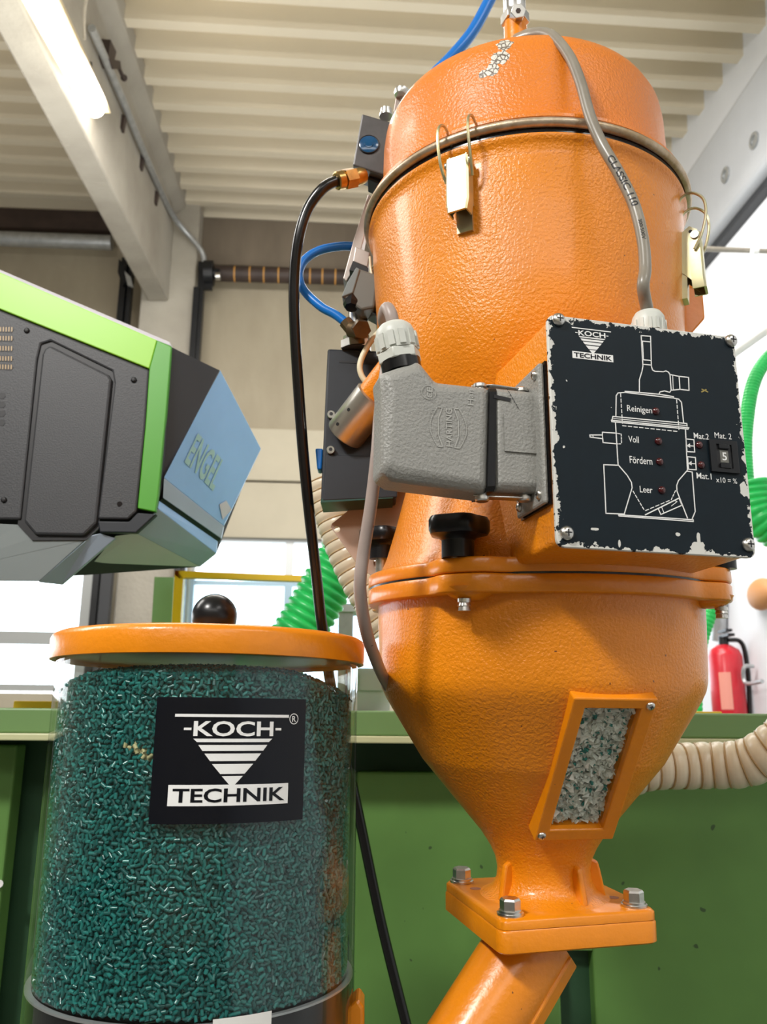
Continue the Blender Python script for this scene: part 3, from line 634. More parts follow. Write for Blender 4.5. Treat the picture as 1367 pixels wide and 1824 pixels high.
bw, bdk = NB(), NB(); logo(fn, bw, bdk)
cR, zR = ray_cyl(529, 1283, RL); f2 = lambda x, y: jl(cR+x, zR+y, .0006)
stroke(bw, f2, circ(0, 0, .0042, 20), .0007, True); put(bw, 'R', f2, -.0018, -.0024, .0020, .0024)
obj('logo_print', bw, M_WHITE, lab, 0); obj('logo_lettering', bdk, M_LABEL, lab, 0)
q0, q1 = ray_cyl(398, 1700, RL)[0], ray_cyl(500, 1700, RL)[0]; qz = ray_cyl(450, 1813, RL)[1]
obj('base_sticker', curved(NB(), q0, q1, qz-.05, qz, -.0004, .0002, 8), M_LABELW, t, 50)
# lid with ball knob: lifts off
LR = .1522
lid = None
q = lambda pr: [(r, L(z+JT)) for r, z in pr]
b = NB(); lathe(b, q([(0, .0040), (JR-.004, .0040), (JR-.004, .0040), (JR+.001, .0040), (LR-.003, .0), (LR-.0005, .0005), (LR, .004), (LR+.0005, .0190), (LR-.001, .0225), (LR-.005, .0250), (LR-.03, .0257), (0, .0263)]), seg=160)
bmesh.ops.remove_doubles(b, verts=b.verts, dist=1e-5); lid = obj('lid', b, M_OR2, J, 50); lid['label'] = 'flat round orange lid with black ball knob'
kz = L(JT+.0455); b = NB(); ball(b, (.004, -.02, kz), .0222, u=40, v=24); obj('ball_knob', b, M_BLACK, lid, 80)
b = NB(); cyl(b, (.004, -.02, L(JT+.0245)), (.004, -.02, kz-.012), .0105, n=24); obj('knob_neck', b, M_BLACK, lid)
b = NB(); ball(b, (-.072, -.085, L(JT+.0260)), .0028, (1.3, 1, .6), 10, 6); obj('red_paint_drop', b, M_RED, lid)
# teal pellets: thousands of short cylinders against the wall of the jar
def grains(name, cen, axes, rad, half, tone, m, parent, n=6, jag=0.):
    rng = np.random.default_rng(3); N = len(cen)
    ax = axes/np.linalg.norm(axes, axis=1)[:, None]; h = np.where(np.abs(ax[:, 2:3]) < .9, np.array([[0, 0, 1.]]), np.array([[1., 0, 0]]))
    X = np.cross(h, ax); X /= np.linalg.norm(X, axis=1)[:, None]; Y = np.cross(ax, X)
    ph = rng.uniform(0, 6.28, (N, 1)) + np.linspace(0, 2*PI, n, endpoint=False)[None]
    rr = rad[:, None]*(1 + rng.uniform(-jag, jag, (N, n)))
    ring = (np.cos(ph)*rr)[..., None]*X[:, None] + (np.sin(ph)*rr)[..., None]*Y[:, None]
    lo = cen[:, None] + ring - ax[:, None]*half[:, None, None]; hi = cen[:, None] + ring + ax[:, None]*half[:, None, None]
    if jag: hi += rng.normal(0, jag, hi.shape)*rad[:, None, None]; lo += rng.normal(0, jag, lo.shape)*rad[:, None, None]
    co = np.concatenate([lo, hi], 1).reshape(-1, 3)
    base = (np.arange(N)*2*n)[:, None]; i = np.arange(n); j = (i+1) % n
    quads = np.stack([i, j, j+n, i+n], 1).reshape(-1)[None] + base
    caps = np.concatenate([i[::-1], i+n])[None] + base
    loops = np.concatenate([quads, caps], 1).reshape(-1)
    per = np.concatenate([np.full(n, 4), np.full(2, n)]); tot = np.tile(per, N); start = np.concatenate([[0], np.cumsum(tot)[:-1]])
    me = bpy.data.meshes.new(name); me.vertices.add(len(co)); me.vertices.foreach_set('co', co.astype(np.float32).ravel())
    me.loops.add(len(loops)); me.loops.foreach_set('vertex_index', loops.astype(np.int32)); me.polygons.add(len(tot))
    me.polygons.foreach_set('loop_start', start.astype(np.int32)); me.polygons.foreach_set('loop_total', tot.astype(np.int32))
    sm = np.tile(np.concatenate([np.ones(n, bool), np.zeros(2, bool)]), N); me.update(calc_edges=True); me.polygons.foreach_set('use_smooth', sm if not jag else np.zeros(len(tot), bool))
    a = me.attributes.new('tone', 'FLOAT', 'POINT'); a.data.foreach_set('value', np.repeat(tone, 2*n).astype(np.float32))
    if not jag: me.set_sharp_from_angle(angle=R_(65))
    me.validate(); me.materials.append(m); o = bpy.data.objects.new(name, me); COL.objects.link(o); o['kind'] = 'stuff'
    if parent: o.parent = parent
    return o
rng = np.random.default_rng(11); RI = JR - .0060; zb = -.223
def heap(x, y):            # height of the pellet surface: a mound, highest at the middle
    r2 = (x*x + y*y)/RI**2; return .0500 - .012*r2 - .017*np.clip((np.abs(x)/RI-.55)/.45, 0, 1)**1.5
parts_ = []
for dep0, sp in ((.0019, .0046), (.0042, .0042), (.0064, .0042)):
    na, nz = int(2*PI*.62*RI/sp), int(.28/(sp*.866)); ii, jj = np.meshgrid(np.arange(na), np.arange(nz)); ii, jj = ii.ravel(), jj.ravel()
    aa = -PI*.62 + (ii + .5*(jj % 2) + rng.uniform(-.3, .3, len(ii)))*sp/RI; zz = zb + .002 + (jj + rng.uniform(-.3, .3, len(ii)))*sp*.866
    parts_.append(np.stack([aa, zz, dep0 + rng.uniform(-.0005, .0007, len(aa))], 1))
an, zz, dep = np.concatenate(parts_).T
x = (RI-dep)*np.sin(an); y = -(RI-dep)*np.cos(an); ok = zz < heap(x, y) - .001; S = np.stack([x, y, zz], 1)[ok]
tang = np.stack([np.cos(an), np.sin(an), 0*an], 1)[ok]; rad_ = np.stack([np.sin(an), -np.cos(an), 0*an], 1)[ok]; q = rng.uniform(0, PI, len(S))[:, None]
A_ = tang*np.cos(q) + np.array([[0, 0, 1.]])*np.sin(q)*.9 + rad_*rng.normal(0, .22, (len(S), 1))
N2 = 9000; rr = RI*np.sqrt(rng.uniform(0, .985, N2)); a2 = rng.uniform(0, 2*PI, N2); x = rr*np.cos(a2); y = rr*np.sin(a2)
S2 = np.stack([x, y, heap(x, y) - rng.uniform(-.0005, .004, N2)], 1); A2 = rng.normal(0, 1, (N2, 3))*np.array([[1, 1, .4]])
cen = np.concatenate([S, S2]); cen[:, 2] -= JB-.06; axs = np.concatenate([A_, A2]); tn = rng.uniform(0, .75, len(cen))
uu = np.arctan2(cen[:, 0], -cen[:, 1])*RI; yu, yz = ray_cyl(255, 1352, JR); zz = cen[:, 2] + JB - .06
k = (np.abs((uu-yu)/.02) + np.abs((zz - yz + (uu-yu)*.45)/.006) + rng.uniform(-.5, .6, len(cen))) < .75; tn[k] = .93
g = grains('teal_pellets', cen, axs, rng.uniform(.00145, .0018, len(cen)), rng.uniform(.0018, .0027, len(cen)), tn, M_PEL, None)
g.location = (JX, JY, JB-.06); tag(g, 'dark teal plastic pellets filling the clear jar', 'pellets')
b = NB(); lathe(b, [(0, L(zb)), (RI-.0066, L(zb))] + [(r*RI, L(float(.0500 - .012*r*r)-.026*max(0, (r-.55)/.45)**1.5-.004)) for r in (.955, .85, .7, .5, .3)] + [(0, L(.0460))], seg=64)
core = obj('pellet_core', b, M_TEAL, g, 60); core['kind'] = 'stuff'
# orange foot at the jar's lower right
b = NB(); slab(b, ats(.84, (640, 1792), (652, 1780), (662, 1796), (664, 1900), (600, 1900), (600, 1830)), (0, .04, 0)); tag(obj('jar_bracket', b, M_OR2, None, 0, bev=.003), 'orange bracket foot at the lower edge of the jar', 'bracket')

#@@HOPPER
# ------------------------------------------------------------------ the orange suction hopper
HX, HY = .1686, .9229
hop = thing('suction_hopper', 'tall orange suction hopper with clamped lid, cone and flake window', 'hopper', (HX, HY, -.19)); HZ = .19
def hl(prof): return [(r, z + HZ) for r, z in prof]
def hp(r, deg, z): a = R_(deg); return V((r*math.cos(a), r*math.sin(a), z + HZ))         # local point on the hopper
def hloc(p): return V(p) - V((HX, HY, -HZ))
def hcyl(px, py, r):
    d = ray(px, py); a = d.x**2 + d.y**2; h = d.x*HX + d.y*HY; k = (h - math.sqrt(max(0, h*h - a*(HX*HX + HY*HY - r*r))))/a; return hloc(d*k)
CHIPS = [(hcyl(x, y, r), s) for x, y, r, s in ((888, 85, .163, .014), (880, 103, .169, .013), (866, 122, .1705, .010), (850, 130, .171, .007), (908, 78, .158, .007))]
chip_lid()
b = NB(); lathe(b, hl([(.1885, .5935), (.191, .595), (.191, .5985), (.186, .6005), (.178, .604), (.1745, .609), (.1730, .618), (.1722, .655), (.1715, .69), (.1695, .706), (.164, .718), (.153, .726), (.135, .731), (0, .735)]), seg=160); obj('lid', b, M_LID, hop, 50)
b = NB(); lathe(b, hl([(.189, .5925), (.1925, .5925), (.1955, .5895), (.1955, .586), (.193, .583), (.189, .583)]), seg=160); obj('clamp_ring', b, M_WORN, hop, 60)
b = NB(); lathe(b, hl([(.178, .582), (.1885, .582), (.1885, .578), (.178, .578)]), seg=128); obj('gasket', b, M_RUB, hop, 30)
b = NB(); lathe(b, hl([(.176, .5775), (.189, .5775), (.1895, .574), (.187, .571), (.1845, .566), (.1838, .555), (.1835, .54), (.181, .50), (.1765, .44), (.1748, .40), (.170, .37), (.158, .338), (.146, .312), (.140, .292), (.139, .27), (.1425, .255), (.154, .210), (.165, .172), (.170, .160), (.174, .1535), (.174, .136)]), seg=160); obj('upper_body', b, M_OR, hop, 50)
def fine(pr):
    out = []
    for (r0, z0), (r1, z1) in zip(pr, pr[1:]):
        k = max(1, int(math.hypot(r1-r0, z1-z0)/.004)); out += [(r0 + (r1-r0)*i/k, z0 + (z1-z0)*i/k) for i in range(k)]
    return out + [pr[-1]]
# flake window plane, measured from its four corners
WA, WT = R_(12.64), R_(37.96); wx = V((math.cos(WA), math.sin(WA), 0)); wd = V((0, 0, -1))*math.cos(WT) + V((-math.sin(WA), math.cos(WA), 0))*math.sin(WT); wn_ = wx.cross(wd); wn_ = wn_ if wn_.y < 0 else -wn_
WS = .810/.80; wc = V((.1927, .80, -.0426))*WS - V((HX, HY, -HZ)); WW, WH = .0802*WS/2, .1624*WS/2
# the lower vessel stands three degrees out of line with the upper one
pv = V((0, 0, .134 + HZ)); TILT = Matrix.Translation(pv) @ Matrix.Rotation(R_(3), 4, 'X') @ Matrix.Translation(-pv)
XF = TILT
def lobed(bm, z0, z1, R0, lobe, rnd=.003, wd=.17):
    def rad(a, k): 
        e = sum(math.exp(-((math.atan2(math.sin(a-R_(d)), math.cos(a-R_(d))))/wd)**4) for d in (240, 150, 330, 60)); return R0 + lobe*e - k
    rings = [[V((rad(2*PI*i/200, k)*math.cos(2*PI*i/200), rad(2*PI*i/200, k)*math.sin(2*PI*i/200), z + HZ)) for i in range(200)] for z, k in ((z0, rnd), (z0+rnd*.4, rnd*.4), (z0+rnd, 0), (z1-rnd, 0), (z1-rnd*.4, rnd*.4), (z1, rnd))]
    return loft(bm, rings)
obj('upper_flange', lobed(NB(), .1396, .1535, .1845, .016, .0018), M_OR2, hop, 50)
b = NB(); lathe(b, hl([(.15, .1378), (.1835, .1378), (.1835, .1407), (.15, .1407)]), seg=128); obj('flange_gasket', b, M_RUB, hop, 30)
obj('lower_flange', lobed(NB(), .1215, .1386, .1845, .016, .0018), M_OR2, hop, 50)
b = NB(); lathe(b, hl(fine([(.1735, .122), (.1732, .10), (.172, .055), (.1712, .043), (.1690, .034), (.1640, .024), (.157, .0125), (.1254, -.038), (.0640, -.1100), (.055, -.1235), (.0495, -.135), (.0475, -.146), (.0485, -.156), (.053, -.1645), (.0615, -.1700), (.066, -.1716)])), seg=288); cone_bm = b
def in_window(p):
    d = p - wc; return abs(d.dot(wx)) < .0325 and abs(d.dot(wd)) < .0735 and abs(d.dot(wn_)) < .03
cone_bm.transform(TILT); bmesh.ops.delete(cone_bm, geom=[f for f in cone_bm.faces if in_window(f.calc_center_median())], context='FACES')
XF = None; obj('cone_body', cone_bm, M_OR, hop, 60); XF = TILT
# bosses under the lower flange with the clamp bolt ends
for d, vis in ((240, 1), (330, 1), (150, 0)):
    p = hp(.178, d, .1215); b = NB(); cyl(b, p + V((0, 0, .006)), p + V((0, 0, -.006)), .024, n=28, prof=[(0, .0245), (.4, .0225), (.75, .017), (1, .010)]); obj('boss', b, M_OR2, hop, 60)
    p = hp(.190, d, .1165); b = NB(); cyl(b, p, p - V((0, 0, .011)), .0062, n=14, prof=[(0, .0062), (.3, .0062), (.32, .0052), (.6, .0062), (.65, .0052), (1, .0058)]); obj('bolt_end', b, M_STEEL, hop, 30)
# star knobs
def knob(d, z, r=.192, stem=0.):
    p = hp(r, d, z); o = None; rings = []
    for zz, s in ((0, .0150), (.016, .0150), (.0185, .0175), (.021, .0255), (.0245, .0275), (.0335, .0275), (.0372, .0255), (.0385, .021)):
        ring = []
        for i in range(60):
            a = 2*PI*i/60; k = (1 + .075*math.cos(5*a + .6)) if s > .02 else 1; ring.append(p + V((s*k*math.cos(a), s*k*math.sin(a), zz + stem)))
        rings.append(ring)
    b = loft(NB(), rings); o = obj('star_knob', b, M_BLACK, hop, 40)
    b = NB(); cyl(b, p - V((0, 0, .01)), p + V((0, 0, stem + .004)), .0075, n=18); obj('threaded_stud', b, M_STEEL, o, 40)
knob(238.5, .1535); knob(150, .1535, .197, .034); knob(330, .1535); knob(60, .1535)
XF = None
# flake window on the cone
def wp(x, y, h=0.): return wc + wx*x + wd*y + wn_*h
ix0, ix1, iy0, iy1 = -.0275, .0265, -.0715, .0690
frm = plate_holes(NB(), [(-WW, -WH), (WW, -WH), (WW, WH), (-WW, WH)], [[(ix0, iy0), (ix0, iy1), (ix1, iy1), (ix1, iy0)]], lambda x, y, d: wp(x, y, .002-d), .036)
fo = obj('window_frame', frm, M_OR2, hop, 0, bev=.0015)
b = NB(); slab(b, [wp(x, y, -.006) for x, y in ((ix0, iy0), (ix1, iy0), (ix1, iy1), (ix0, iy1))], wn_*.0012); obj('window_pane', b, M_ACRYL, fo, 0)
for x, y in ((WW-.0065, -WH+.007), (-WW+.006, WH-.007)): screw('screw', fo, wp(x, y, .0018), wn_, .0042)
b = NB(); slab(b, [wp(x, y, -.030) for x, y in ((-.034, -.075), (.034, -.075), (.034, .075), (-.034, .075))], wn_*-.004); obj('window_back', b, M_LAVG, hop, 0)
NF = 2600; fx, fy, fd = rng.uniform(ix0, ix1, NF), rng.uniform(iy0, iy1, NF), rng.uniform(-.022, -.0085, NF)
tf = np.where(rng.uniform(0, 1, NF) < .04, .95, rng.uniform(0, .75, NF)); fd = np.where(tf > .9, rng.uniform(-.0092, -.0082, NF), fd)
cf = np.array([wp(a, c, d) for a, c, d in zip(fx, fy, fd)])
fl_ = grains('regrind_flakes', cf, rng.normal(0, 1, (NF, 3)), np.where(tf > .9, .0017, rng.uniform(.002, .0042, NF)), rng.uniform(.0006, .0015, NF), tf, M_CHIPS, None, 5, .35)
fl_.location = (HX, HY, -HZ); tag(fl_, 'white and teal regrind flakes behind the hopper window', 'flakes')
# square foot flange with bolts
XF = TILT
YA = R_(14.5); sq = thing('feed_chute', 'orange slanted feed pipe with square plate bolted under the hopper neck', 'pipe', (HX, HY, -HZ))
def rot(x, y): return x*math.cos(YA) - y*math.sin(YA), x*math.sin(YA) + y*math.cos(YA)
PX, PY = .0, .0; SF = .0815; ZF = -.1716
def plate_ring(s, r, z): return [V((rot(x+PX, y+PY)[0], rot(x+PX, y+PY)[1], z)) for x, y in rrect(-s, -s, s, s, r, 6)]
b = loft(NB(), [plate_ring(SF-.001, .010, ZF-.0095+HZ), plate_ring(SF, .011, ZF-.009+HZ), plate_ring(SF, .011, ZF-.0025+HZ), plate_ring(SF-.0025, .010, ZF+HZ)]); obj('foot_plate', b, M_OR2, hop, 50)
for i, (x, y) in enumerate(((-.065, -.065), (.066, -.063), (-.066, .066), (.065, .065))): hexbolt('bolt', hop, V((*rot(x+PX, y+PY), ZF+HZ)), (0, 0, 1), .0098, .0105)
for x, y in ((-.062, .035), (.062, -.030)):
    p = V((*rot(x+PX, y+PY), ZF+HZ)); b = NB(); cyl(b, p - V((0, 0, .003)), p + V((0, 0, .0002)), .0058, n=20); obj('spare_hole', b, mat('hole_brown', (.25, .07, .01), .6), hop, 30)
for d in (300, 215, 350, 120, 30):
    a = R_(d); c, s = math.cos(a), math.sin(a); tq = V((-s, c, 0))*.0035
    b = NB(); slab(b, [V((c*r, s*r, z+HZ)) - tq for r, z in ((.046, ZF), (.062, ZF), (.0575, ZF+.024), (.055, ZF+.034), (.046, ZF+.038))], tq*2); obj('neck_rib', b, M_OR2, hop, 0, bev=.002)
b = loft(NB(), [plate_ring(SF-.002, .010, HZ+ZF-.0305), plate_ring(SF+.001, .012, HZ+ZF-.0285), plate_ring(SF+.001, .012, HZ+ZF-.0115), plate_ring(SF-.0005, .011, HZ+ZF-.0095)]); b.transform(Matrix.Translation((0, 0, .0))); obj('square_plate', b, M_OR2, sq, 50)
XF = None; a0, a1 = at(966, 1660, .925), at(795, 1950, .875); b = NB(); cyl(b, a0, a1, .0405, n=48); obj('slanted_pipe', b, M_OR2, sq, 50, world=True)
dd = (a1-a0).normalized(); sd = V((1, 0, 0)); sd = (sd - dd*sd.dot(dd)).normalized(); fw = dd.cross(sd); fw = fw if fw.y < 0 else -fw
b = NB(); slab(b, [a0 + sd*x + fw*y for x, y in ((.030, .018), (.038, .020), (.047, .006), (.047, -.004), (.034, -.004))], a1-a0); obj('pipe_seam_rib', b, M_OR2, sq, 0, bev=.002, world=True)
# inlet stub with its steel collar
s0, s1 = at(722, 630, .915), at(612, 776, .985); dS = (s1-s0).normalized()
b = NB(); cyl(b, s0, s0.lerp(s1, .66), .0215, n=36); obj('inlet_stub', b, M_OR, hop, 40, world=True)
b = NB(); cyl(b, s0.lerp(s1, .50), s1, .0245, n=40, prof=[(0, .0220), (.02, .0245), (.97, .0245), (1, .0235)])
t = tag(obj('pipe_collar', b, M_SILV, None, 40), 'silver steel collar on the orange inlet stub, in front of the black valve box', 'collar')
for f in (.72, .90):
    q = s0.lerp(s1, f); x_, y_, _ = frame_of(dS); n_ = (V((-.35, -.9, .1))); n_ = (n_ - dS*n_.dot(dS)).normalized(); b = NB(); cyl(b, q + n_*.0230, q + n_*.0249, .0022, n=10); obj('collar_hole', b, M_CHAR2, t, 30)

# toggle latches on the lid
def latch(deg, zt, ln, name='toggle_latch'):
    """yellow zinc over-centre latch with wire bail hooked on the clamp ring"""
    a = R_(deg); r = V((math.cos(a), math.sin(a), 0)); tq = V((-r.y, r.x, 0)); 
    def q(x, h, z): return r*(.1825 + h) + tq*x + V((0, 0, z + HZ))
    b = NB(); slab(b, [q(-.0085, .004, zt-.012), q(.0085, .004, zt-.012), q(.0085, .0, zt-.075), q(-.0085, .0, zt-.075)], r*-.006); base = obj('latch_base', b, M_ZINC, hop, 0)
    for sx_ in (-.0096, .0090):
        b = NB(); slab(b, [q(sx_, h, z) for h, z in ((-.003, zt+.002), (.008, zt+.010), (.016, zt+.004), (.0165, zt-.04), (.012, zt-.062), (-.003, zt-.045))], tq*.0008); ck = obj('latch_cheek', b, M_ZINC, base, 0)
        for hx_, zx_ in ((.008, zt-.028), (.009, zt+.003)): b = NB(); cyl(b, q(sx_-.0004, hx_, zx_), q(sx_+.0012, hx_, zx_), .002, n=12); obj('rivet_hole', b, M_CHAR2, hop, 30)
    lev = NB()
    sect = [(-.0125, .006), (-.0125, .0175), (-.0105, .0195), (.0105, .0195), (.0125, .0175), (.0125, .006), (.0108, .006), (.0108, .017), (-.0108, .017), (-.0108, .006)]
    loft(lev, [[q(x*s, h*hs, z) for x, h in sect] for z, s, hs in ((zt, .95, 1), (zt-.01, 1, 1), (zt-ln+.012, 1, 1), (zt-ln, .85, 1.05))])
    obj('latch_lever', lev, M_ZINC, base, 30)
    b = NB(); cyl(b, q(-.0145, .013, zt-.004), q(.0145, .013, zt-.004), .0022, n=12); cyl(b, q(-.0145, .013, zt-.004), q(-.0125, .013, zt-.004), .0045, n=12); cyl(b, q(.0125, .013, zt-.004), q(.0145, .013, zt-.004), .0045, n=12); obj('latch_pin', b, M_STEEL, base)
    for s in (-1, 1):
        pts = [q(s*.0145, .012, zt-.022), q(s*.0165, .021, zt-.006), q(s*.0168, .027, zt+.018), q(s*.0165, .025, zt+.036), q(s*.0160, .014, zt+.046), q(s*.0155, .003, zt+.043), q(s*.0150, -.004, zt+.032)]
        obj('wire_bail', sweep(NB(), smoothpath(pts, 8), .0016, 8), M_ZINC, base)
zq = hcyl(808, 290, .19).z - HZ; aq = hcyl(812, 300, .19); latch(math.degrees(math.atan2(aq.y, aq.x)), zq, .062)
latch(-26, hcyl(1205, 360, .2).z - HZ, .066); 
latch(150, .545, .062)
b = NB(); slab(b, [hp(.178, -8, .50) + V((0, 0, 0)), hp(.205, -8, .495), hp(.205, -8, .455), hp(.178, -8, .425)], V((-.01, .02, 0))); obj('side_lug', b, M_OR2, hop, 0, bev=.003)
b = NB(); cyl(b, hp(.17, 2, .51), hp(.205, 2, .51), .022, n=24); obj('side_port', b, M_OR2, hop, 40)

#@@BOX
# ------------------------------------------------------------------ control box on the hopper's front
BYAW = R_(13.17); BW, BH = .1813, .2027; BO = V((.1386, .66, .3386 - BH))
box_t = thing('control_box', 'orange control box with chipped black front plate on the hopper', 'control box', BO, BYAW)
BX, BYv = V((math.cos(BYAW), math.sin(BYAW), 0)), V((-math.sin(BYAW), math.cos(BYAW), 0))
def onbox(px, py, y): p = atp(px, py, BO + BYv*y, BYv) - BO; return p.dot(BX), p.z
b = loft(NB(), [[V((x, y, z)) for x, z in rrect(.0015+k, .0015+k, BW-.0015-k, BH-.0015-k, .007, 5)] for y, k in ((.0035, .0), (.10, -.001), (.125, -.002))]); enc = obj('enclosure', b, M_OR, box_t, 40)
b = loft(NB(), [[V((x, y, z)) for x, z in rrect(k, k, BW-k, BH-k, .007-k, 5)] for y, k in ((.0036, 0), (.0006, 0), (0, .0006))]); fp = obj('front_plate', b, plate_mat(BW, BH), box_t, 30)
Z2 = lambda zx, zy: (940 + zx/3.2014, 520 + zy/3.2014)
def pf(zx, zy): x, z = onbox(*Z2(zx, zy), 0); return V((x, -.0003, z))
ink = NB(); LWD = 6.0
def ln(*p, closed=False, w=LWD): stroke(ink, pf, p, w, closed)
def dash(a, c, k): 
    a, c = V(a), V(c)
    for i in range(k): ln(a.lerp(c, i/k), a.lerp(c, (i+.62)/k), w=5)
ln((632, 227), (686, 230)); ln((632, 227), (645, 400), (640, 430), (626, 478), (627, 548)); ln((686, 230), (693, 400), (700, 422), (715, 430), (762, 431), (776, 426), (790, 432), (800, 446), (808, 535), (800, 548), (770, 540), (745, 546), (740, 556))
ln((634, 258), (687, 262)); ln((641, 364), (691, 368)); ln((643, 390), (692, 394)); ln((641, 262), (648, 364), w=4)
ln((798, 446), (852, 456), (906, 461), (910, 535), (858, 530), (808, 536)); ln((852, 456), (858, 530)); ln((815, 448), (820, 534), w=4)
ln((545, 546), (628, 551), (742, 560), (822, 572), (820, 580), (545, 552))
ln((495, 690), (495, 572), (505, 556), (545, 552)); ln((820, 580), (852, 586), (868, 604), (882, 722))
ln((478, 690), (900, 724), (902, 738)); ln((470, 712), (912, 748), (908, 756), (472, 720), (470, 712)); ln((478, 690), (474, 708)); ln((482, 702), (900, 736), w=4)
ln((493, 724), (512, 965)); ln((893, 756), (908, 990))
ln((512, 965), (565, 1025), (590, 1065), (594, 1095), (553, 1240)); ln((908, 990), (858, 1050), (848, 1078), (850, 1110), (912, 1262))
ln((512, 968), (430, 966), (447, 1243), (553, 1246)); ln((908, 996), (935, 1000), (956, 1225), (940, 1265))
ln((519, 1250), (945, 1272), (946, 1282), (521, 1257), (519, 1250))
ln((348, 798), (420, 797), (420, 781), (496, 785)); ln((348, 798), (350, 810), (422, 818), (424, 840), (500, 846)); ln((365, 800), (368, 812), w=4); ln((420, 797), (422, 820), w=5)
dash((496, 785), (527, 790), 2); dash((527, 790), (530, 846), 3); dash((500, 846), (530, 846), 2)
dash((520, 560), (534, 740), 6); dash((840, 590), (857, 770), 6); dash((534, 742), (857, 771), 10)
dash((600, 1115), (668, 1226), 5); dash((672, 1224), (818, 1160), 5); dash((818, 1160), (845, 1100), 3)
ln((672, 1248), (862, 1150), w=7); ln((745, 1212), (760, 1245), (880, 1190), (862, 1150)); ln((765, 1205), (778, 1235), w=4); ln((840, 1165), (852, 1170), (820, 1195), w=4)
for y in (812, 913):
    d = (y-812)*.1; ln((897+d, y), (942+d, y+4), (948+d, y+74), (904+d, y+72), closed=True)
    a, e = V((903+d, y+38)), V((945+d, y+40)); ln(a, e, w=5); fillp(ink, pf, [(902+d, y+38), (920+d, y+24), (922+d, y+50), (902+d, y+40)])
obj('diagram_print', ink, M_WHITE, fp, 0)
K = .000532/3.2014
def ptxt(s, zx, zy, wd, h):
    ltr = NB(); x, z = onbox(*Z2(zx, zy), 0); put(ltr, s, lambda u, v: V((x+u, -.0003, z+v)), -wd*K/2, -h*K/2, wd*K/2, h*K/2); obj('lettering', ltr, M_WHITE, fp, 0)
for q in (('Reinigen', 630, 652, 142, 44), ('Voll', 598, 819, 58, 34), ('Fördern', 642, 938, 126, 38), ('Leer', 674, 1104, 70, 34), ('Mat.2', 984, 795, 88, 32), ('Mat. 2', 1108, 791, 100, 32), ('Mat.1', 1003, 1022, 86, 32), ('x10 = %', 1132, 1045, 122, 28)): ptxt(*q)
bw, bdk = NB(), NB(); lx, lz = onbox(1013.5, 578, 0); lx1 = onbox(1083.5, 585, 0)[0]
logo(lambda x, y, e=0: V((lx + x*(lx1-lx), -.0003-e, lz + y*(lx1-lx)*1.02)), bw, bdk)
obj('logo_print', bw, M_WHITE, fp, 0); obj('logo_lettering', bdk, M_LABEL, fp, 0)
for zx, zy in ((723, 657), (740, 828), (749, 944), (764, 1106), (973, 846), (986, 960)):
    x, z = onbox(*Z2(zx, zy), 0); b = NB(); ball(b, (x, -.0003, z), .0034, (1, .75, 1), 18, 10); obj('indicator_led', b, M_LED, fp)
x0, z0 = onbox(*Z2(1040, 998), 0); x1, z1 = onbox(*Z2(1180, 826), 0)
sw = obj('thumbwheel_switch', plate_holes(NB(), [(x0, z0), (x1, z0), (x1, z1), (x0, z1)], [[(x0+.0065, z0+.004), (x0+.0065, z1-.004), (x1-.006, z1-.004), (x1-.006, z0+.004)]], lambda x, y, d: V((x, -.0025+d, y)), .0022), M_BLACK, fp, 0, bev=.0004)
xm, zm = (x0+x1)/2, (z0+z1)/2
b = NB(); box(b, x0+.0062, x1-.0058, -.0012, -.0003, z0+.004, z1-.004); obj('wheel_well', b, M_CHAR2, sw, 0)
for s in (-1, 1): b = NB(); box(b, xm-.005, xm+.005, -.0034, -.001, zm+s*.0088-.0022, zm+s*.0088+.0022); obj('wheel_button', b, M_BLACK, sw, 0, bev=.0005)
b = NB(); box(b, xm-.0036, xm+.0042, -.0016, -.001, zm-.0055, zm+.0055); obj('digit_drum', b, M_SOLG, sw, 0)
b = NB(); put(b, '5', lambda u, v: V((xm+.0003+u, -.0018, zm+v)), -.0022, -.0036, .0022, .0036); obj('digit', b, M_WHITE, sw, 0)
for zx, zy in ((158, 145), (1143, 250), (224, 1360), (1260, 1410)):
    x, z = onbox(*Z2(zx, zy), 0); screw('plate_screw', fp, (x, -.0002, z), (0, -1, 0), .0060)
b = NB(); stroke(b, lambda x, z: V((x, -.0003, z)), [(.143, .146), (.1475, .1485)], .0012); stroke(b, lambda x, z: V((x, -.0003, z)), [(.1435, .1485), (.149, .1465)], .001); obj('yellow_scuff', b, mat('scuff', (.35, .28, .08), .6), fp, 0)

# grey gland on top of the box and the cable over the lid
gx, gz = onbox(1150, 566, .02); gw = BO + BX*gx + BYv*.02 + UP*(BH-.003)
t = thing('cable_gland', 'light grey plastic cable gland on top of the control box', 'cable gland', gw)
b = NB(); cyl(b, (0, 0, -.004), (0, 0, .006), .0155, n=6, ph=.2); obj('gland_hex', b, M_LGREY, t, 25, bev=.0008)
b = NB(); lathe(b, [(.0148, .006), (.0150, .016), (.0142, .022), (.0115, .0265), (.0060, .0275), (.0058, .02)], seg=32); o = obj('gland_cap', b, M_LGREY, t, 50)
for i in range(14):
    a = 2*PI*i/14; c, s = math.cos(a), math.sin(a); b = NB(); slab(b, [V((c*r - s*q, s*r + c*q, .006)) for r, q in ((.0145, -.0014), (.0158, -.0014), (.0158, .0014), (.0145, .0014))], (0, 0, .011)); obj('cap_rib', b, M_LGREY, o, 0)
lid_p = lambda x, y, r: hcyl(x, y, r) + V((HX, HY, -HZ))
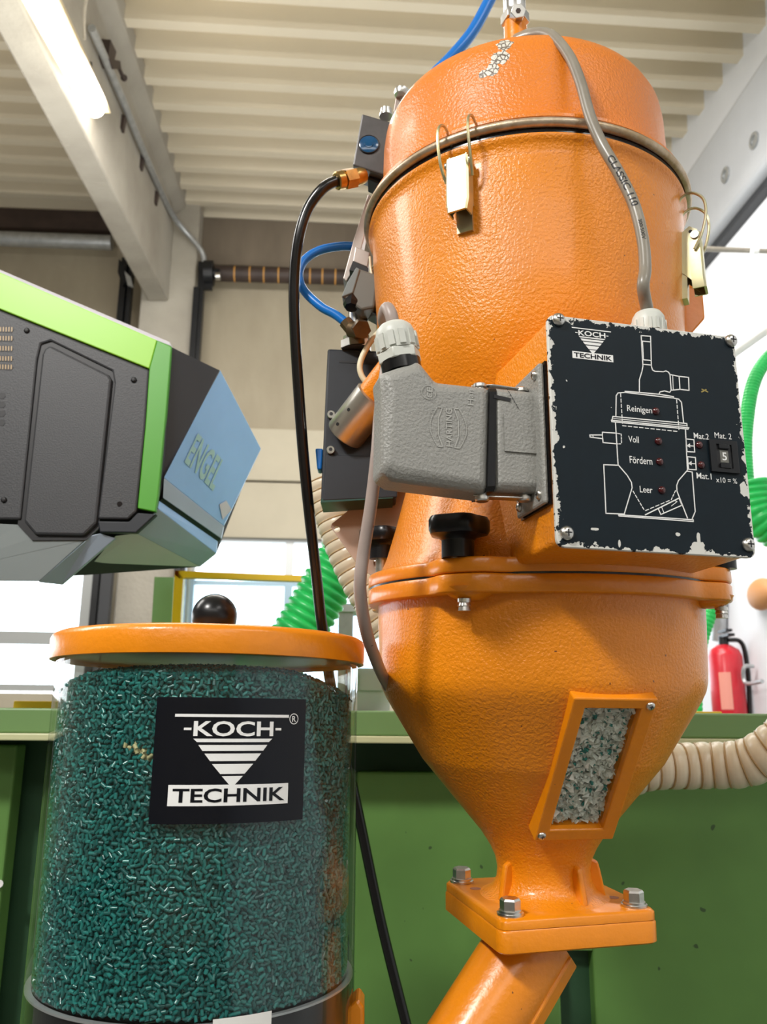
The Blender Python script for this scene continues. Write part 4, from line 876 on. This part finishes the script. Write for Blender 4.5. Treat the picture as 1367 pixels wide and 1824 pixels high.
pts = [at(880, 75, .92), at(905, 66, .86), at(935, 55, .80), at(968, 58, .765), at(1000, 92, .742), at(1022, 140, .73), at(1040, 200, .722), at(1062, 250, .714), at(1095, 305, .708), at(1122, 360, .702), at(1138, 420, .695), at(1143, 470, .69), at(1140, 505, .687), gw + V((0, 0, .029)), gw + V((0, 0, .018))]
tcab = smoothpath(pts, 10); rc = .0056
cab = obj('control_cable', sweep(NB(), tcab, rc, 16), M_CABLE); tag(cab, 'grey control cable running over the hopper lid down to the control box', 'cable')
# black print along the cable
S = [0.]
for a, c in zip(tcab, tcab[1:]): S.append(S[-1] + (c-a).length)
def on_cable(s, tt):
    i = max(0, min(len(S)-2, int(np.searchsorted(S, s))-1)); f = (s-S[i])/(S[i+1]-S[i]); p = tcab[i].lerp(tcab[i+1], f); T = (tcab[min(i+2, len(S)-1)] - tcab[max(0, i-1)]).normalized()
    N_ = V((-.1, -.85, -.52)); N_ = (N_ - T*N_.dot(T)).normalized(); Bq = N_.cross(T); a = tt/rc
    return p + (N_*math.cos(a) + Bq*math.sin(a))*(rc + .0002)
def s_at(px, py): return S[min(range(len(tcab)), key=lambda i: (V(proj(tcab[i])) - V((px, py))).length)]
def proj(p):
    ct, st = math.cos(PITCH), math.sin(PITCH); d = p.y*ct + p.z*st; u = FPX*p.x/d; v = -FPX*(-p.y*st + p.z*ct)/d
    c, s = math.cos(ROLL), math.sin(ROLL); return 683.5 + c*u - s*v, 912 + s*u + c*v
b = NB(); put_bent(b, 'CLASSIC 110', lambda u, v: on_cable(u, v), s_at(1074, 278), -.0034, s_at(1128, 366), .0032)
put_bent(b, '300/500V', lambda u, v: on_cable(u, v), s_at(1137, 388), -.0018, s_at(1144, 424), .0016); obj('cable_print', b, M_CHAR2, cab, 0)

# ------------------------------------------------------------------ grey multi-pole plug on the left side of the box
pl = thing('cable_plug', 'grey cast metal plug and socket with black seal on the box side', 'connector', BO, BYAW)
YF, YBk = .020, .063
def pp(px, py, y=YF): x, z = onbox(px, py, y); return V((x, y, z))
def extr(pts, y0, y1, ch=.006):
    """outline in x,z extruded in y with chamfered front and back edges"""
    P2 = [V((p.x, p.z)) for p in pts]; c = sum(P2, V((0, 0)))/len(P2)
    def sh(k): return [p + (c-p).normalized()*k for p in P2]
    return loft(NB(), [[V((p.x, y, p.y)) for p in sh(k)] for y, k in ((y0, ch), (y0+ch*.7, 0), (y1-ch*.7, 0), (y1, ch))])
hood = [pp(*p) for p in ((875, 684), (776, 674), (744, 636), (676, 660), (680, 690), (680, 838), (702, 853), (873, 872))]
ho = obj('plug_hood', extr(hood, YF, YBk, .009), M_GREY, pl, 30, bev=.003)
sealp = [pp(*p) for p in ((866, 682), (880, 683), (880, 874), (862, 876))]
obj('seal', extr([pp(870, 686), pp(883, 686), pp(883, 870), pp(868, 871)], YF+.0008, YBk-.001, .004), M_RUB, pl, 30)
base = [V((pp(879, 684).x, YF, pp(880, 684).z)), V((.000, YF, pp(880, 684).z)), V((0, YF, pp(880, 866).z)), V((pp(879, 684).x, YF, pp(880, 866).z))]
bs = obj('socket_housing', extr(base, YF+.001, YBk-.001, .006), M_GREY, pl, 30, bev=.002)
fz1, fz0 = pp(955, 660, .03).z, pp(955, 903, .03).z
b = NB(); box(b, -.006, -.0012, .008, .068, fz0, fz1); obj('socket_flange', b, M_GREY, pl, 0, bev=.003)
b = NB(); box(b, -.0012, .0012, .007, .069, fz0-.001, fz1+.001); obj('flange_gasket', b, M_RUB, pl, 0)
for z in (fz1-.009, fz0+.009):
    for y in (.0165, .0595): screw('flange_screw', pl, (-.006, y, z), (-1, 0, 0), .0042)
zt_, zb_ = base[0].z, base[2].z
for x in (-.012, -.050):
    for z, s in ((zt_, 1), (zb_, -1)):
        if x == -.050: z = pp(840, 680).z if s > 0 else pp(840, 869).z
        o = obj('locking_pin', cyl(NB(), V((x, .034, z-s*.002)), V((x, .034, z+s*.006)), .005, n=20, prof=[(0, .0042), (.5, .0042), (.52, .0062), (.85, .0062), (1, .005)]), M_STEEL, pl, 30)
for s, z in ((1, zt_), (-1, zb_)):
    b = NB(); slab(b, [V((-.008, .029, z+s*.003)), V((-.008, .039, z+s*.003)), V((-.040, .039, z+s*.0042)), V((-.058, .034, z+s*.003)), V((-.040, .029, z+s*.0042))], (0, 0, s*.0012)); obj('locking_lever', b, M_STEEL, pl, 0, bev=.0004)
def pz(zx, zy): return onbox(540 + zx/3.107, 540 + zy/3.107, YF)
def emb(mapper_center, ang=90):
    cx, cz = pz(*mapper_center); c, s = math.cos(R_(ang)), math.sin(R_(ang))
    return lambda u, v: V((cx + u*c - v*s, YF-.0006, cz + u*s + v*c))
b = NB(); U = .00056/3.107*1.0
def ptx(s, c, ln_, h): put(b, s, emb(c), -ln_*U/2, -h*U/2, ln_*U/2, h*U/2)
ptx('HARTING', (800, 683), 185, 30); ptx('Han', (916, 513), 82, 28); ptx('C', (690, 505), 26, 26); ptx('E', (690, 475), 22, 26)
e = emb((685, 490)); stroke(b, e, circ(0, 0, 34*U, 24), 4*U, True); e = emb((710, 596)); stroke(b, e, circ(0, 0, 10*U, 12), 3*U, True)
for sx in (-1, 1):
    e = emb((797, 683), 0); arc = [(sx*(86 - 26*(t_/90)**2)*U, t_*U) for t_ in range(-95, 96, 19)]; inn = [(sx*(40 - 4*(1-abs(t_)/95))*U, t_*U) for t_ in range(-95, 96, 19)]
    arc = [(sx*(52 + 36*math.cos(t_/95*PI/2))*U, t_*U) for t_ in range(-95, 96, 10)]
    stroke(b, e, arc, 5*U); stroke(b, e, [arc[0], (sx*28*U, -95*U), (sx*48*U, -40*U), (sx*48*U, 40*U), (sx*28*U, 95*U), arc[-1]], 5*U)
for f in list(b.faces): pass
M_EMB = mat('lightened_casting', (.40, .40, .375), .4)  # casting grey lightened, so the flat embossing reads as relief
obj('raised_lettering', b, M_EMB, ho, 0)
x0, z0 = onbox(898, 800, YF); x1, z1 = onbox(953, 737, YF); b = NB(); box(b, x0, min(x1, -.0005), YF-.0004, YF+.002, z0, z1); obj('blank_label', b, M_GREY, bs, 0)
b = NB(); fz = lambda x, z: V((x, YF+.0003, z)); q0, q1 = onbox(880, 703, YF), onbox(905, 708, YF); stroke(b, fz, [q0, q1], .0032); q2, q3 = onbox(900, 688, YF), onbox(923, 726, YF)
for i in range(7): stroke(b, fz, [V(q2).lerp(V(q3), i/7), V(q2).lerp(V(q3), (i+.5)/7)], .0007)
obj('pen_marks', b, M_CHAR2, bs, 0)
# its cable gland, pointing up
g0 = pp(711, 652, .0415); g1 = pp(694, 572, .0415); ax = (g1-g0).normalized()
b = NB(); cyl(b, g0 - ax*.006, g0 + ax*.004, .0172, n=28); obj('gland_seal', b, M_RUB, pl)
b = NB(); cyl(b, g0 + ax*.003, g0 + ax*.0125, .0190, n=6, ph=.5); gh = obj('gland_hex', b, M_LGREY, pl, 20, bev=.001)
b = NB(); cyl(b, g0 + ax*.0125, g0 + ax*.040, .018, n=32, prof=[(0, .0172), (.45, .0175), (.62, .0172), (.8, .0155), (.93, .0118), (1, .0075)]); gc = obj('gland_cap', b, M_LGREY, pl, 50)
x_, y_, d_ = frame_of(ax)
for i in range(12):
    a = 2*PI*i/12; rr_ = x_*math.cos(a) + y_*math.sin(a); tt_ = d_.cross(rr_); b = NB(); slab(b, [g0 + ax*.014 + rr_*r + tt_*q for r, q in ((.0165, -.0026), (.0188, -.0026), (.0188, .0026), (.0165, .0026))], ax*.013); obj('cap_rib', b, M_LGREY, gc, 0)
bm_ = box_t.matrix_basis; gt = bm_ @ (g0 + ax*.038); axw = (bm_.to_3x3() @ ax)
pts = [gt, gt + axw*.012, gt + axw*.021 + V((-.002, .006, 0)), gt + axw*.020 + V((-.004, .018, 0)), gt + V((-.006, .028, -.01)), at(688, 640, .742), at(676, 700, .742), at(670, 800, .745), at(661, 900, .755), at(649, 980, .77), at(645, 1050, .785), at(656, 1120, .80), at(676, 1180, .83), at(705, 1240, .86)]
# keep it clear behind the plug, then beside the hopper
pts = [gt, gt + axw*.010, gt + axw*.019 + V((-.002, .006, 0)), gt + axw*.017 + V((-.005, .020, -.002)), at(690, 610, .735), at(681, 680, .738), at(674, 740, .738), at(670, 810, .735), at(661, 900, .74), at(649, 985, .745), at(644, 1050, .75), at(655, 1120, .775), at(672, 1170, .82), at(690, 1210, .88), at(720, 1260, .95)]
tag(obj('plug_cable', sweep(NB(), smoothpath(pts, 10), .0058, 14), M_CAB2), 'pinkish grey cable looping from the plug gland down past the flange', 'cable')

#@@VALVES
# ------------------------------------------------------------------ pneumatics at the hopper's left
t = thing('filter_valve', 'dark metal valve block with round blue window beside the hopper lid', 'valve', at(650, 300, .94))
b = NB(); slab(b, ats(.935, (634, 203), (686, 217), (676, 312), (619, 295)), (0, .05, .01)); obj('block', b, M_ALU, t, 0, bev=.002, world=True)
c = at(647, 258, .9345); nrm = V((0, -1, 0)); b = NB(); cyl(b, c, c + nrm*.0016, .0120, n=28, prof=[(0, .0125), (.6, .0125), (1, .0112)]); obj('blue_window', b, M_BLUEG, t, 50, world=True)
b = NB(); cyl(b, c, c + nrm*.0026, .0055, n=24, prof=[(0, .0058), (.9, .0055), (1, .004)]); obj('window_hub', b, M_BLUEG, t, 50, world=True)
b = NB(); ring = [c + V((math.cos(2*PI*i/28), 0, math.sin(2*PI*i/28)))*.0128 + nrm*.0008 for i in range(29)]; sweep(b, ring, .0008, 6); obj('window_rim', b, M_CHAR2, t, world=True)
p = at(677, 208, .95); b = NB(); cyl(b, p, p + V((0, 0, .012)), .009, n=20, prof=[(0, .009), (.3, .009), (.32, .0075), (.9, .0075), (1, .006)]); obj('top_screw', b, M_STEEL, t, 40, world=True)
b = NB(); slab(b, ats(.95, (655, 300), (690, 305), (670, 328), (645, 318)), (0, .03, 0)); obj('lower_port', b, M_BLKM, t, 0, bev=.002, world=True)
p0, p1 = at(640, 313, .94), at(590, 324, .925); dv = p1-p0
b = NB(); cyl(b, p0, p0 + dv*.35, .0105, n=24, prof=[(0, .009), (.3, .0105), (.8, .0105), (1, .0095)]); cyl(b, p0 + dv*.35, p0 + dv*.72, .0128, n=6, ph=.4); cyl(b, p0 + dv*.72, p1, .011, n=24, prof=[(0, .010), (.2, .0115), (.9, .0112), (1, .0095)])
tag(obj('brass_fitting', b, M_BRASS, None, 30), 'brass hex fitting joining black hose to the valve block', 'fitting')
pts = [p1 - dv*.1, p1, at(566, 338, .92), at(540, 375, .925), at(524, 430, .93), at(518, 500, .94), at(520, 580, .95), at(529, 700, .97), at(540, 820, .99), at(553, 930, 1.01), at(566, 1030, 1.03), at(577, 1115, 1.05), at(600, 1250, 1.09), at(645, 1440, 1.15), at(690, 1640, 1.2), at(740, 1830, 1.22), at(770, 1940, 1.22)]
tag(obj('black_air_hose', sweep(NB(), smoothpath(pts, 12), .0068, 14), M_RUB), 'shiny black air hose dropping from the brass fitting behind the jar', 'hose')
t = thing('rear_clip', 'bright steel bolt and bracket at the shoulder of the lid', 'bracket', at(700, 170, .98))
p = at(703, 166, .98); b = NB(); cyl(b, p - V((0, 0, .004)), p + V((.002, 0, .006)), .0105, n=20, prof=[(0, .009), (.4, .0105), (.8, .0105), (1, .007)]); obj('bolt_head', b, M_STEEL, t, world=True)
b = NB(); slab(b, ats(.985, (694, 172), (706, 178), (704, 205), (690, 198)), (0, .02, 0)); obj('bracket', b, M_TAN, t, 0, bev=.001, world=True)
tag(obj('mounting_strip', slab(NB(), ats(.965, (647, 346), (653, 350), (641, 425), (630, 470), (611, 502), (605, 497), (622, 430)), (0, .03, 0)), M_TAN, None, 0, bev=.001), 'slim pinkish steel strip curving beside the clamp ring', 'bracket')
t = thing('solenoid_valve', 'grey solenoid valve with black plug hanging at the hopper side', 'valve', at(632, 545, .96))
b = NB(); slab(b, ats(.955, (626, 440), (652, 450), (648, 476), (622, 466)), (0, .03, 0)); obj('valve_head', b, M_TAN, t, 0, bev=.001, world=True)
b = NB(); slab(b, ats(.95, (622, 466), (650, 478), (650, 490), (616, 482)), (0, .035, 0)); obj('dark_band', b, M_CHAR2, t, 0, world=True)
b = NB(); slab(b, ats(.945, (629, 477), (668, 490), (662, 548), (638, 553), (602, 529)), (0, .045, .008)); obj('coil_block', b, M_SOLG, t, 0, bev=.003, world=True)
b = NB(); slab(b, ats(.943, (628, 476), (634, 480), (622, 522), (602, 530), (612, 504)), (.012, .02, -.002)); obj('coil_lit_side', b, M_SGREY, t, 0, bev=.001, world=True)  # lighter slab that paints the lit left face of the coil
p0, p1 = at(622, 532, .955), at(620, 549, .95); b = NB(); cyl(b, p0, p1, .0105, n=8, prof=[(0, .0105), (.7, .0105), (1, .008)]); obj('coil_gland', b, M_BLACK, t, 25, world=True)
b = NB(); slab(b, ats(.962, (648, 535), (680, 540), (680, 575), (664, 560), (648, 552)), (0, .03, 0)); obj('black_clip', b, M_BLACK, t, 0, bev=.002, world=True)
tag(obj('sensor_wire', sweep(NB(), smoothpath([at(652, 458, .955), at(654, 480, .95), at(660, 502, .95), at(672, 520, .96)]), .0015, 8), M_CREAM), 'thin cream wire beside the solenoid valve', 'wire')
tag(obj('blue_air_hose', sweep(NB(), smoothpath([at(628, 440, .975), at(600, 440, .972), at(562, 448, .968), at(536, 466, .965), at(526, 492, .962), at(536, 520, .96), at(566, 548, .955), at(592, 562, .952), at(614, 578, .950)], 10), .0056, 14), M_BLUE), 'blue air hose looping from the strip to the elbow fitting', 'hose')
t = thing('elbow_fitting', 'dark brass elbow fitting at the lower end of the looped hose', 'fitting', at(630, 600, .95))
b = NB(); cyl(b, at(610, 574, .95), at(624, 590, .95), .0085, n=8); obj('elbow_collar', b, M_DBRASS, t, 25, world=True)
b = NB(); cyl(b, at(622, 588, .95), at(637, 592, .943), .0105, n=18); cyl(b, at(637, 585, .938), at(640, 588, .930), .0115, n=6); cyl(b, at(630, 592, .95), at(632, 614, .955), .0095, n=16); obj('elbow_body', b, M_DBRASS, t, 25, world=True)
t = thing('air_cylinder', 'short silver air cylinder with hex nut on top of the black valve box', 'cylinder', at(632, 625, .99))
b = NB(); cyl(b, at(632, 545, .985), at(634, 618, .99), .0125, n=28); obj('barrel', b, M_STEEL, t, 40, world=True)
b = NB(); cyl(b, at(630, 600, .985), at(631, 614, .987), .0165, n=28); obj('collar', b, M_STEEL, t, 40, world=True)
b = NB(); cyl(b, at(630, 611, .987), at(630, 624, .987), .020, n=6, ph=.2); obj('hex_nut', b, M_STEEL, t, 20, world=True)
t = thing('slide_valve', 'black slide valve box with two cap screws left of the hopper', 'valve', at(620, 890, 1.0))
b = NB(); slab(b, ats(.985, (579, 622), (715, 626), (706, 888), (571, 897)), (0, .06, .004)); obj('box_body', b, M_BLKM, t, 0, bev=.003, world=True)
b = NB(); slab(b, ats(.9845, (600, 643), (690, 647), (690, 650), (600, 647)), (0, .002, 0)); obj('upper_groove', b, M_CHAR2, t, 0, world=True)
b = NB(); slab(b, ats(.9825, (580, 812), (712, 812), (707, 885), (575, 893)), (0, .004, 0)); obj('lower_cover', b, M_BLKM, t, 0, bev=.001, world=True)
b = NB(); slab(b, ats(.983, (572, 890), (700, 882), (700, 887), (571, 897)), (0, .05, 0)); obj('green_bottom_edge', b, mat('dark_teal_edge', (.01, .06, .045), .4), t, 0, world=True)
for y in (741, 804):
    p = at(588, y, .9835); o = obj('cap_screw', cyl(NB(), p, p + V((0, -.005, -.0005)), .0052, n=20, prof=[(0, .0052), (.8, .0052), (1, .0046)]), M_STEEL, t, 40, world=True)
    b = NB(); cyl(b, p + V((0, -.0048, 0)), p + V((0, -.0053, 0)), .0024, n=6); obj('hex_socket', b, M_CHAR2, o, 20, world=False) if False else obj('hex_socket', b, M_CHAR2, t, 20, world=True)
b = NB(); slab(b, ats(1.0, (560, 800), (574, 800), (572, 838), (564, 838)), (0, .02, 0)); o = obj('blue_push_fitting', b, M_BLUE, None, 0, bev=.002); tag(o, 'small blue push fitting at the side of the black valve box', 'fitting')
tag(obj('sensor_lead', sweep(NB(), smoothpath([at(672, 590, .95), at(655, 610, .95), at(640, 640, .95), at(638, 662, .95), at(650, 682, .95), at(672, 692, .95)]), .0036, 10), M_CREAM), 'cream sensor lead bending in front of the black valve box', 'wire')
# perforated plate behind the left knob
PO = at(600, 940, 1.03); 
def pxy(px, py): return (px, -py)
holes = [circ(601, -944, 5.6, 14), circ(668, -980, 5, 12), circ(668, -996, 4, 12), circ(675, -970, 3, 10), circ(663, -990, 3, 10), circ(643, -970, 2.6, 10), circ(672, -1010, 3, 10)]
b = plate_holes(NB(), [(590, -940), (592, -934), (700, -845), (790, -950), (700, -1052), (640, -1008)], holes, lambda x, y, d: at(x, -y, 1.03) + V((0, d, 0)), .003)
tag(obj('perforated_plate', b, M_HOLEP, None, 0), 'pinkish steel plate with punched holes behind the left knob', 'plate')
# fitting and blue hose on top of the lid
t = thing('lid_fitting', 'chrome hose fitting with hex nut standing on the lid top', 'fitting', (HX-.055, HY-.06, .73))
c = at(905, 46, .865); up = V((0, .0, 1)); c.z = max(c.z, .7)
b = NB(); cyl(b, c - up*.03, c + up*.008, .014, n=28); obj('orange_socket', b, M_OR2, t, world=True)
b = NB(); cyl(b, c + up*.006, c + up*.019, .0175, n=6, ph=.35); obj('hex_nut', b, M_STEEL, t, 20, bev=.0006, world=True)
b = NB(); cyl(b, c + up*.018, c + up*.12, .0130, n=28, prof=[(0, .012), (.06, .0135), (.3, .0135), (.32, .0155), (.5, .0155), (.52, .0135), (1, .0135)]); obj('fitting_body', b, M_STEEL, t, 30, world=True)
cs = at(909, 20, .845); b = NB(); cyl(b, cs + V((0, .01, .004)), cs + V((0, -.004, 0)), .0095, n=6, ph=.2); so = obj('plug_hex', b, M_STEEL, t, 20, bev=.0006, world=True)
b = NB(); cyl(b, cs + V((0, -.0035, 0)), cs + V((0, -.0046, -.0003)), .0032, n=6); obj('plug_socket', b, M_RUST, t, 20, world=True)
tag(obj('blue_supply_hose', sweep(NB(), smoothpath([at(890, -70, 1.02), at(856, 2, 1.02), at(828, 55, 1.02), at(792, 100, 1.02), at(755, 140, 1.03), at(720, 200, 1.06)]), .0085, 16), M_BLUE), 'thick blue supply hose rising behind the orange lid', 'hose')

#@@END
# lift everything from eye-relative heights to floor-based heights
for o in SC.objects:
    if o.parent is None: o.location.z += EYE
